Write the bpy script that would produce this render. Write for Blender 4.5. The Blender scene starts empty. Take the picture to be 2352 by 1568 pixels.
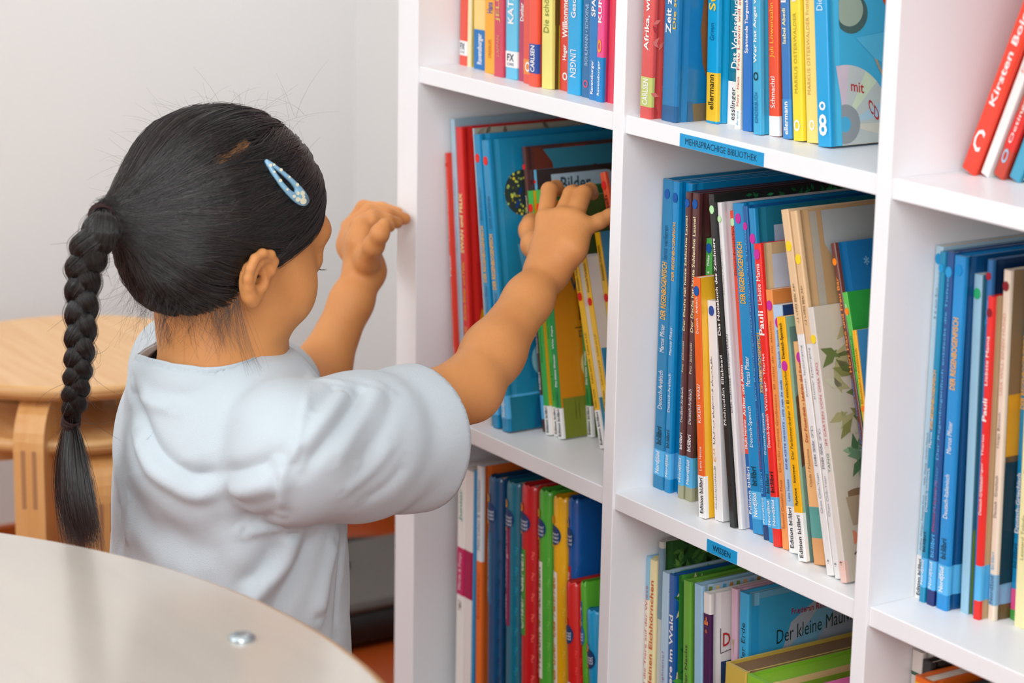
import bpy, bmesh, math, random
import numpy as np
from mathutils import Vector, Matrix, Euler
PI = math.pi
C = bpy.context.scene.collection
# ------------------------------------------------------------------ camera
CAM = Vector((1.80062, -1.29440, 0.33884))
CF = Vector((-0.80942405, 0.5353081, -0.24140827))
CR = Vector((0.54786919, 0.83637776, 0.01765179))
CU = Vector((-0.21135765, 0.11797237, 0.97026309))
FPX = 5735.97
cd = bpy.data.cameras.new('camera'); cam = bpy.data.objects.new('camera', cd); C.objects.link(cam)
cam.matrix_world = Matrix(((CR.x, CU.x, -CF.x, CAM.x), (CR.y, CU.y, -CF.y, CAM.y), (CR.z, CU.z, -CF.z, CAM.z), (0, 0, 0, 1)))
cd.sensor_width = 36.0; cd.lens = FPX * 36 / 2352; cd.clip_start = 0.05
cd.dof.use_dof = True; cd.dof.focus_distance = 2.2; cd.dof.aperture_fstop = 5.6
bpy.context.scene.camera = cam
# ------------------------------------------------------------------ world, light, exposure
sc = bpy.context.scene
w = bpy.data.worlds.new('world'); sc.world = w; w.use_nodes = True
w.node_tree.nodes['Background'].inputs[0].default_value = (0.93, 0.96, 1.0, 1)
w.node_tree.nodes['Background'].inputs[1].default_value = 0.3
sc.view_settings.view_transform = 'Standard'; sc.view_settings.look = 'None'
sc.view_settings.exposure = 0.18; sc.view_settings.gamma = 1.0; sc.view_settings.use_curve_mapping = False
def area(name, loc, target, sx, sy, power, col):
    l = bpy.data.lights.new(name, 'AREA'); l.shape = 'RECTANGLE'; l.size = sx; l.size_y = sy; l.energy = power; l.color = col
    o = bpy.data.objects.new(name, l); C.objects.link(o); o.location = loc
    o.rotation_euler = (Vector(target) - Vector(loc)).to_track_quat('-Z', 'Y').to_euler()
    return o
area('ceiling_panel_light', (0.75, -1.35, 1.86), (0.3, -0.7, 0.0), 2.0, 1.5, 28, (0.92, 0.965, 1.0))
area('window_daylight', (-0.35, -3.4, 1.05), (-0.2, 0.0, 0.0), 1.9, 1.3, 38, (0.89, 0.95, 1.0))
area('right_side_fill', (2.5, -1.3, 0.75), (-0.5, -0.2, -0.15), 2.2, 1.5, 54, (0.89, 0.95, 1.0))  # added fill from the right, brightens the right-facing compartment sides; no window there
area('hair_highlight_fill', (-0.15, 0.355, 1.08), (-0.15, -0.7, -0.1), 1.5, 0.22, 9, (1.0, 0.98, 0.95))  # unseen helper strip above the bookcase, added to give the hair highlights
FLOOR = -0.741
# ------------------------------------------------------------------ helpers
def lin(h):
    h = h.lstrip('#'); r = []
    for i in (0, 2, 4):
        c = int(h[i:i + 2], 16) / 255
        r.append(c / 12.92 if c <= 0.04045 else ((c + 0.055) / 1.055) ** 2.4)
    return (r[0], r[1], r[2], 1)
MATS = {}
def mat(hx, rough=0.4, spec=0.5, var=0.05, scale=40, coat=0.0, bump=0.0, bscale=300, metal=0.0, sheen=0.0):
    k = (hx, rough, spec, var, scale, coat, bump, bscale, metal, sheen)
    if k in MATS: return MATS[k]
    m = bpy.data.materials.new('m_' + hx); m.use_nodes = True; nt = m.node_tree
    b = nt.nodes['Principled BSDF']; b.inputs['Roughness'].default_value = rough
    b.inputs['Specular IOR Level'].default_value = spec; b.inputs['Metallic'].default_value = metal
    b.inputs['Coat Weight'].default_value = coat; b.inputs['Coat Roughness'].default_value = 0.15
    b.inputs['Sheen Weight'].default_value = sheen
    c = lin(hx)
    tc = nt.nodes.new('ShaderNodeTexCoord'); nz = nt.nodes.new('ShaderNodeTexNoise'); nz.inputs['Scale'].default_value = scale
    nt.links.new(tc.outputs['Object'], nz.inputs['Vector'])
    mx = nt.nodes.new('ShaderNodeMix'); mx.data_type = 'RGBA'
    mx.inputs['A'].default_value = tuple(v * (1 - var) for v in c[:3]) + (1,)
    mx.inputs['B'].default_value = tuple(min(1, v * (1 + var)) for v in c[:3]) + (1,)
    nt.links.new(nz.outputs['Fac'], mx.inputs['Factor']); nt.links.new(mx.outputs['Result'], b.inputs['Base Color'])
    if bump:
        n2 = nt.nodes.new('ShaderNodeTexNoise'); n2.inputs['Scale'].default_value = bscale; n2.inputs['Detail'].default_value = 3
        nt.links.new(tc.outputs['Object'], n2.inputs['Vector'])
        bp = nt.nodes.new('ShaderNodeBump'); bp.inputs['Strength'].default_value = bump; bp.inputs['Distance'].default_value = 0.001
        nt.links.new(n2.outputs['Fac'], bp.inputs['Height']); nt.links.new(bp.outputs['Normal'], b.inputs['Normal'])
    MATS[k] = m
    return m
class MB:
    """collects faces with material slots and links them as ONE mesh object"""
    def __init__(s): s.v = []; s.f = []; s.mi = []; s.mats = []; s.sm = []
    def slot(s, m):
        if m not in s.mats: s.mats.append(m)
        return s.mats.index(m)
    def add(s, vs, fs, m, smooth=False):
        o = len(s.v); k = s.slot(m); s.v.extend([tuple(p) for p in vs])
        for f in fs: s.f.append(tuple(i + o for i in f)); s.mi.append(k); s.sm.append(smooth)
    def box(s, a, b, m):
        x0, y0, z0 = a; x1, y1, z1 = b
        v = [(x0, y0, z0), (x1, y0, z0), (x1, y1, z0), (x0, y1, z0), (x0, y0, z1), (x1, y0, z1), (x1, y1, z1), (x0, y1, z1)]
        s.add(v, [(0, 3, 2, 1), (4, 5, 6, 7), (0, 1, 5, 4), (1, 2, 6, 5), (2, 3, 7, 6), (3, 0, 4, 7)], m)
    def tube(s, pts, rad, m, n=10, cap=True):
        pts = [Vector(p) for p in pts]; r = rad if hasattr(rad, '__len__') else [rad] * len(pts)
        vs = []; ref = None
        for i, p in enumerate(pts):
            d = (pts[min(i + 1, len(pts) - 1)] - pts[max(i - 1, 0)]).normalized()
            if ref is None: ref = d.orthogonal().normalized()
            ref = (ref - d * ref.dot(d)).normalized(); q = d.cross(ref)
            for k in range(n):
                a = 2 * PI * k / n; vs.append(p + (ref * math.cos(a) + q * math.sin(a)) * r[i])
        fs = [(i * n + k, i * n + (k + 1) % n, (i + 1) * n + (k + 1) % n, (i + 1) * n + k) for i in range(len(pts) - 1) for k in range(n)]
        if cap: fs += [tuple(range(n))[::-1], tuple((len(pts) - 1) * n + k for k in range(n))]
        s.add(vs, fs, m, True)
    def build(s, name, parent=None, bevel=0, bseg=2):
        me = bpy.data.meshes.new(name); me.from_pydata(s.v, [], s.f)
        for m in s.mats: me.materials.append(m)
        me.polygons.foreach_set('material_index', s.mi); me.polygons.foreach_set('use_smooth', s.sm); me.update()
        o = bpy.data.objects.new(name, me); C.objects.link(o)
        if parent: o.parent = parent
        if bevel:
            bv = o.modifiers.new('bevel', 'BEVEL'); bv.width = bevel; bv.segments = bseg; bv.limit_method = 'ANGLE'
        return o
def thing(name, label, cat, loc=(0, 0, 0), rot=(0, 0, 0), group=None):
    o = bpy.data.objects.new(name, None); C.objects.link(o); o.location = loc; o.rotation_euler = rot
    o.empty_display_size = 0.02
    tag(o, label, cat, group); return o
def tag(o, label=None, cat=None, group=None, kind=None):
    if label: o['label'] = label
    if cat: o['category'] = cat
    if group: o['group'] = group
    if kind: o['kind'] = kind
    return o
_txt = {}
def text_mesh(s, bold=0.0, shear=0.0):
    """outline mesh of a line of lettering, normalised so that it spans 0..1 in x and 0..1 in y; also its aspect"""
    if 'M' in s: bold = 0.0      # a thickened M tears
    k = (s, bold, shear)
    if k in _txt: return _txt[k]
    c = bpy.data.curves.new('t', 'FONT'); c.body = s; c.resolution_u = 2; c.offset = bold; c.shear = shear
    o = bpy.data.objects.new('t', c); C.objects.link(o); bpy.context.view_layer.update()
    e = o.evaluated_get(bpy.context.evaluated_depsgraph_get()); m = e.to_mesh()
    v = np.array([tuple(p.co)[:2] for p in m.vertices]); f = [tuple(p.vertices) for p in m.polygons]; e.to_mesh_clear()
    bpy.data.objects.remove(o); bpy.data.curves.remove(c)
    lo = v.min(0); hi = v.max(0); asp = (hi[0] - lo[0]) / (hi[1] - lo[1])
    _txt[k] = ((v - lo) / (hi - lo), f, asp); return _txt[k]
def put_text(mb, s, org, xd, yd, m, bold=0.0, shear=0.0):
    """lettering whose lower left corner is org and whose full width and height are the vectors xd and yd"""
    v, f, a = text_mesh(s, bold, shear); org = Vector(org); xd = Vector(xd); yd = Vector(yd)
    if a < 0: return
    mb.add([org + xd * p[0] + yd * p[1] for p in v], f, m)
def smoothstep(a, b, x):
    t = np.clip((x - a) / (b - a), 0, 1); return t * t * (3 - 2 * t)
# ------------------------------------------------------------------ room
def plane(name, pts, m, kind='structure'):
    mb = MB(); mb.add(pts, [tuple(range(len(pts)))], m); return tag(mb.build(name), kind=kind)
WALLM = mat('#e9e9e7', 0.75, 0.3, 0.012, 3, bump=0.12, bscale=500)
plane('floor', [(-1.15, -3.5, FLOOR), (2.6, -3.5, FLOOR), (2.6, 0.392, FLOOR), (-1.15, 0.392, FLOOR)], mat('#a0420c', 0.45, 0.5, 0.12, 120, bump=0.2, bscale=900))
plane('wall_back', [(-1.15, 0.392, FLOOR), (2.6, 0.392, FLOOR), (2.6, 0.392, 1.9), (-1.15, 0.392, 1.9)], WALLM)
plane('wall_left', [(-1.15, -3.5, FLOOR), (-1.15, 0.392, FLOOR), (-1.15, 0.392, 1.9), (-1.15, -3.5, 1.9)], WALLM)
plane('wall_front', [(2.6, -3.5, FLOOR), (-1.15, -3.5, FLOOR), (-1.15, -3.5, 1.9), (2.6, -3.5, 1.9)], WALLM)
plane('wall_right', [(2.6, 0.392, FLOOR), (2.6, -3.5, FLOOR), (2.6, -3.5, 1.9), (2.6, 0.392, 1.9)], WALLM)
plane('ceiling', [(-1.15, 0.392, 1.9), (2.6, 0.392, 1.9), (2.6, -3.5, 1.9), (-1.15, -3.5, 1.9)], mat('#f2f1ee', 0.8, 0.2, 0.01, 3))
mb = MB(); mb.box((-1.15, 0.38, FLOOR), (-0.44, 0.392, FLOOR + 0.05), mat('#a8500f', 0.5)); tag(mb.build('baseboard_back'), kind='structure')
mb = MB(); mb.box((-1.15, -3.5, FLOOR), (-1.138, 0.38, FLOOR + 0.05), mat('#a8500f', 0.5)); tag(mb.build('baseboard_left'), kind='structure')
# ------------------------------------------------------------------ bookcase
WC, T, TS, RC, PZ = 0.33725, 0.01666, 0.03854, 0.0025, 0.351
WHITE = mat('#f3f4f5', 0.38, 0.5, 0.006, 5)
case = thing('bookcase', 'white cube bookcase with square compartments full of picture books', 'bookcase', (0, 0, FLOOR))
def cbox(name, a, b, parent=case, bev=0.0008):
    mb = MB(); mb.box((a[0], a[1], a[2] - FLOOR), (b[0], b[1], b[2] - FLOOR), WHITE); return mb.build(name, parent, bev)
XI = [-WC, T, 2 * T + WC, 3 * T + 2 * WC]            # left inner x of every column
ztop = 2 * PZ
xend = XI[3] + WC
cbox('side_panel', (-WC - TS, 0, FLOOR), (-WC, 0.39, ztop + TS)); cbox('side_panel', (xend, 0, FLOOR), (xend + TS, 0.39, ztop + TS))
cbox('top_panel', (-WC, 0, ztop), (xend, 0.39, ztop + TS)); cbox('bottom_panel', (-WC, 0, -2 * PZ - TS), (xend, 0.39, -2 * PZ))
for i in range(1, 4): cbox('divider', (XI[i] - T, 0, -2 * PZ), (XI[i], 0.39, ztop))
shelves = {}
for i, x in enumerate(XI):
    for k in (-1, 0, 1):
        o = cbox('shelf', (x, RC, k * PZ - T), (x + WC, 0.388, k * PZ)); shelves[(i, k)] = o
TAPE = mat('#0f9bd3', 0.35); INK = mat('#0b2b4a', 0.5)
for (x0, x1, z0, z1, s, k) in ((0.0975, 0.2122, -0.0160, -0.0045, 'MEHRSPRACHIGE BIBLIOTHEK', 0), (0.1567, 0.1988, -0.3667, -0.3552, 'WISSEN', -1)):
    mb = MB(); dz = -FLOOR; y = RC - 0.0007
    mb.box((x0, y, z0 + dz), (x1, RC + 0.0002, z1 + dz), TAPE)
    mx = (x1 - x0) * (0.07 if k == 0 else 0.2)
    put_text(mb, s, (x0 + mx, y - 0.0002, z0 + dz + 0.003), (x1 - x0 - 2 * mx, 0, 0), (0, 0, 0.0056), INK, bold=0.012)
    o = mb.build('shelf_label', shelves[(1, k)]); o['label'] = 'blue tape label lettered ' + s
# ------------------------------------------------------------------ books
PAGE = mat('#e9e2d2', 0.8, 0.2, 0.08, 400)
PGC = {'H12': '#86684a', 'H13': '#8cc034', 'H14': '#d873a8'}
def profile(T_, D, hard, off):
    """outer outline of a book case seen from above, from the left fore-edge round the spine to the right fore-edge, pushed out by off"""
    r = min(0.0018, T_ * 0.3) if hard else min(0.0006, T_ * 0.2)
    if hard:
        gx = min(0.0011, T_ * 0.12)
        half = [(0, D), (0, 0.0125), (gx, 0.0085), (gx, 0.0070), (0, 0.0040), (0, r)]
    else: half = [(0, D), (0, 0.012), (0, r)]
    for a in (30, 60, 90):
        half.append((r - r * math.cos(math.radians(a)), r - r * math.sin(math.radians(a))))
    pts = half + [(T_ - x, y) for x, y in half[::-1]]
    if off:
        q = []
        for i, p in enumerate(pts):
            a = Vector(pts[max(i - 1, 0)]); b = Vector(pts[min(i + 1, len(pts) - 1)]); d = (b - a)
            d = d.normalized() if d.length > 0 else Vector((0, -1)); n = Vector((-d.y, d.x)) * -1
            # outline runs down the left side (towards -y), so outward is to the left of it
            n = Vector((d.y, -d.x)) if (d.y < 0 and p[0] < T_ / 2) else n
            q.append(p)
        pts = []
        for x, y in [(a[0], a[1]) for a in (half + [(T_ - x, y) for x, y in half[::-1]])]:
            pts.append((x - off if x < T_ / 2 else x + off, y - off if y < 0.0125 else y))
    return pts
def strip(mb, T_, D, hard, z0, z1, m, off, u_end=None):
    pr = profile(T_, D, hard, off)
    if u_end is not None:      # the band ends on the spine or runs u_end deep onto the boards
        pr = [(x, min(y, u_end)) for x, y in pr]
    n = len(pr); v = [(x, y, z0) for x, y in pr] + [(x, y, z1) for x, y in pr]
    mb.add(v, [(i, i + 1, n + i + 1, n + i) for i in range(n - 1)], m, False)
def make_book(key, label, T_, H, D, hard, base, cover=None, bands=(), texts=(), dots=(), art=(), rough=0.3, group=None, name='picture_book'):
    root = thing(name, label, 'book', group=group)
    cm = mat(base, rough, 0.5, 0.05, 35, coat=0.3); b = 0.0022 if hard else 0.0006
    mb = MB(); pr = profile(T_, D, hard, 0); n = len(pr)
    inner = [(b, D)] + [(b, 0.0035 if hard else 0.001)] + [(T_ - b, 0.0035 if hard else 0.001), (T_ - b, D)]
    outer = [(x, y, 0) for x, y in pr] + [(x, y, H) for x, y in pr]
    mb.add(outer, [(i + 1, i, n + i, n + i + 1) for i in range(n - 1)], cm, False)
    iv = [(x, y, 0) for x, y in inner] + [(x, y, H) for x, y in inner]
    mb.add(iv, [(0, 1, 5, 4), (1, 2, 6, 5), (2, 3, 7, 6)], cm)
    # top and bottom edges of the case, and the fore-edges of the boards
    for z, flip in ((0, False), (H, True)):
        ring = [(x, y, z) for x, y in pr] + [(x, y, z) for x, y in inner[::-1]]
        h = n // 2
        left = [(x, y, z) for x, y in pr[:h]] + [(inner[1][0], inner[1][1], z), (inner[0][0], inner[0][1], z)]
        right = [(x, y, z) for x, y in pr[h:]] + [(inner[3][0], inner[3][1], z), (inner[2][0], inner[2][1], z)]
        mid = [(*pr[h - 1], z), (*pr[h], z), (*inner[2], z), (*inner[1], z)]
        for f in (left, right, mid):
            idx = tuple(range(len(f))); mb.add(f, [idx if flip else idx[::-1]], cm)
    mb.add([(0, D, 0), (b, D, 0), (b, D, H), (0, D, H)], [(0, 3, 2, 1)], cm); mb.add([(T_ - b, D, 0), (T_, D, 0), (T_, D, H), (T_ - b, D, H)], [(0, 3, 2, 1)], cm)
    if cover:      # the boards carry another colour than the spine
        for x, s in ((T_ + 0.0001, 1), (-0.0001, -1)):
            y0 = 0.0125 if hard else 0.0012
            mb.add([(x, y0, 0), (x, D, 0), (x, D, H), (x, y0, H)], [(0, 1, 2, 3) if s > 0 else (3, 2, 1, 0)], mat(cover, rough, 0.5, 0.06, 30, coat=0.3))
            if hard:
                gx = min(0.0011, T_ * 0.12) * -s; e = [(x, 0.004), (x + gx, 0.007), (x + gx, 0.0085), (x, 0.0125)]
                v = [(p, q, 0) for p, q in e] + [(p, q, H) for p, q in e]
                mb.add(v, [(i, i + 1, 5 + i, 4 + i) if s > 0 else (4 + i, 5 + i, i + 1, i) for i in range(3)], mat(cover, rough, 0.5, 0.06, 30, coat=0.3))
    for bd in bands:      # (v0, v1, colour[, 'c' when it wraps onto the boards])
        wrap = len(bd) > 3
        strip(mb, T_, D, hard, bd[0] * H, bd[1] * H, mat(bd[2], rough, 0.5, 0.04, 30), 0.00018, None if wrap else 0.0038)
    for t in texts:      # (string, v0, v1, share of the thickness, colour[, 'd' reads downwards | 'h' upright])
        s, v0, v1, hf, col = t[:5]; mode = t[5] if len(t) > 5 else 'u'; bold = 0.018 if len(t) > 6 else 0.0
        off = t[7] if len(t) > 7 else 0.0
        m = mat(col, 0.4, 0.4, 0.02); cx = T_ / 2 + off * T_; hw = hf * T_ / 2; y = -0.0005
        if mode == 'u': put_text(mb, s, (cx + hw, y, v0 * H), (0, 0, (v1 - v0) * H), (-2 * hw, 0, 0), m, bold)
        elif mode == 'd': put_text(mb, s, (cx - hw, y, v1 * H), (0, 0, -(v1 - v0) * H), (2 * hw, 0, 0), m, bold)
        else: put_text(mb, s, (cx - hw, y, v0 * H), (2 * hw, 0, 0), (0, 0, (v1 - v0) * H), m, bold)
    for a in art:
        draw_art(mb, a, T_ + 0.00035, H)
    mb.build('cover', root)
    pg = MB(); ins = 0.003 if hard else 0.0004
    pg.box((b + 0.0001, 0.0037 if hard else 0.0012, ins), (T_ - b - 0.0001, D - ins, H - ins), mat(PGC[key], 0.6, 0.3, 0.08, 300) if key in PGC else PAGE); pg.build('page_block', root)
    for v, col in dots:
        r = min(0.0036, T_ * 0.42); ds = MB(); vs = [(T_ / 2 + r * math.cos(2 * PI * k / 20), -0.0006, v * H + r * 1.25 * math.sin(2 * PI * k / 20)) for k in range(20)]
        ds.add(vs + [(p[0], -0.0001, p[2]) for p in vs], [tuple(range(20))] + [(i, 20 + i, 20 + (i + 1) % 20, (i + 1) % 20) for i in range(20)], mat(col, 0.45, 0.3, 0.02))
        o = ds.build('dot_sticker', root); o['label'] = 'round coloured dot sticker'
    return root
def draw_art(mb, a, x, H, lay=[0]):
    """flat printed shapes on the right-hand cover; u runs back from the spine, v up from the foot, both in metres (negative v counts from the head)"""
    k = a[0]; lay[0] = (lay[0] + 1) % 9; x = x + lay[0] * 0.00003
    V = lambda v: v if v >= 0 else H + v
    if k == 'r': u0, v0, u1, v1, c = a[1:6]; v0, v1 = V(v0), V(v1); mb.add([(x, u0, v0), (x, u1, v0), (x, u1, v1), (x, u0, v1)], [(0, 1, 2, 3)], mat(c, 0.35, 0.4, 0.08, 60))
    elif k == 'e':
        u, v, ru, rv, c = a[1:6]; v = V(v)
        nn = 24 if ru < .02 else 64; mb.add([(x, max(.0128, u + ru * math.cos(2 * PI * i / nn)) if ru > .004 else u + ru * math.cos(2 * PI * i / nn), max(.0004, v + rv * math.sin(2 * PI * i / nn))) for i in range(nn)], [tuple(range(nn))], mat(c, 0.35, 0.4, 0.06, 60))
    elif k == 'p':
        pts, c = a[1], a[2]; mb.add([(x, p[0], V(p[1])) for p in pts], [tuple(range(len(pts)))], mat(c, 0.35, 0.4, 0.1, 50))
    elif k == 't':
        s, u, v, h, c = a[1:6]; asp = text_mesh(s)[2] * (a[6] if len(a) > 6 else 0.85)
        put_text(mb, s, (x + 0.0002, u, V(v)), (0, h * asp, a[7] if len(a) > 7 else 0), (0, 0, h), mat(c, 0.45), 0.015)
    elif k == 'l':        # a stroke of given width through points
        pts, wd, c = a[1], a[2], a[3]
        for p, q in zip(pts, pts[1:]):
            d = Vector((q[0] - p[0], V(q[1]) - V(p[1]))); nn = Vector((-d.y, d.x)).normalized() * wd / 2
            P0 = Vector((p[0], V(p[1]))); P1 = Vector((q[0], V(q[1])))
            mb.add([(x, *(P0 - nn)), (x, *(P1 - nn)), (x, *(P1 + nn)), (x, *(P0 + nn))], [(0, 1, 2, 3)], mat(c, 0.35, 0.4, 0.05, 60))
ZS = (0.0, -0.351, -0.702)
def place(root, X, Y, lean, row, T_):
    root.location = (X, Y, ZS[row]); root.rotation_euler = (0, math.radians(lean), 0)
    if lean > 0.5:      # leans to the right: stands on its lower right corner
        for ch in root.children: ch.location.x = -T_
W_='#f4f2ee'; K_='#1c1c20'; BL='#0a8cc8'; NB='#57b4e6'; YE='#f4c20c'; RD='#e4231b'; PK='#c8339c'; DB='#0d5aa8'
def blue_series(dark=False, lang='Deutsch-Arabisch', dot='#0f5fae', title=True, t=(.60,.79), base=BL):
    if dark: return [(.045,.13,NB,'c')], [('Der Regenbogenfisch entdeckt die Tiefsee',.42,.93,.42,'#5fb6e6'),('Markus Pfister',.27,.40,.4,'#3f95d0'),(lang,.25,.265,.01,'#c02040'),('Deutsch-Spanisch',.215,.36,.36,'#c8324e'),('bi:libri',.14,.205,.5,'#4db2ea','u',1),('Nord|Süd',.05,.125,.5,W_)]
    return [(.045,.13,NB,'c')], [('DER REGENBOGENFISCH',t[0],t[1],.5,'#f6b32c','u',1),('Marcus Pfister',.45,.54,.42,W_,'u',1),(lang,.265,.39,.4,W_),('bi:libri',.148,.206,.5,'#12333f','u',1),('Nord|Süd',.052,.124,.5,W_,'u',1)]
def edition(base='#ffffff', col=K_, v=.118): return (0, v, base), ('Edition bi:libri', .008, v-.006, .55, col, 'u', 1)
A_='books in the top left compartment'; B_='books in the top middle compartment'; C_='books leaning in the top right compartment'
D_='books the girl reaches for in the middle left compartment'; E_='books packed in the central compartment'; F_='books in the middle right compartment'
G_='books in the lower left compartment'; H_='books in the lower middle compartment'; I_='books in the lower right compartment'
GRP=dict(A=A_,B=B_,C=C_,D=D_,E=E_,F=F_,G=G_,H=H_,I=I_)
import random as _r
_r.seed(4)
def sequins(u,v,r,n):
    o=[('e',u,v,r*.93,r,'#2f3b3a')]
    for i in range(7):
        a=_r.uniform(0,6.28);q=r*_r.uniform(.1,.75);o.append(('l',[(u+q*math.cos(a),v+q*math.sin(a)),(u+q*math.cos(a)+r*_r.uniform(-.25,.25),v+q*math.sin(a)+r*.3)],r*.12,'#123f86'))
    for i in range(n):
        a=_r.uniform(0,6.28);q=r*math.sqrt(_r.uniform(.05,.97));s=r*_r.uniform(.035,.07);o.append(('e',u+q*math.cos(a)*.93,v+q*math.sin(a),s,s,_r.choice(['#d8dc4a','#b9c95a','#f0d63a','#9db861'])))
    return o
def rings(n,H,c='#ffd9dc'):
    o=[]
    for i in range(n):
        o+= [('e',.019+(i%2)*.0035,.006+i*.0063,.0011,.0011,c),('e',.019+(i%2)*.0035,.006+i*.0063,.0006,.0006,'#d22c50')]
    return o
def leaves(n,u0,u1,v0,v1,cols,s=.006):
    o=[]
    for i in range(n):
        u=_r.uniform(u0,u1);v=_r.uniform(v0,v1);a=_r.uniform(0,3.14);c,sn=math.cos(a)*s,math.sin(a)*s
        o.append(('p',[(u-c,v-sn),(u-sn*.4,v+c*.4),(u+c,v+sn),(u+sn*.4,v-c*.4)],_r.choice(cols)))
    return o
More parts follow.
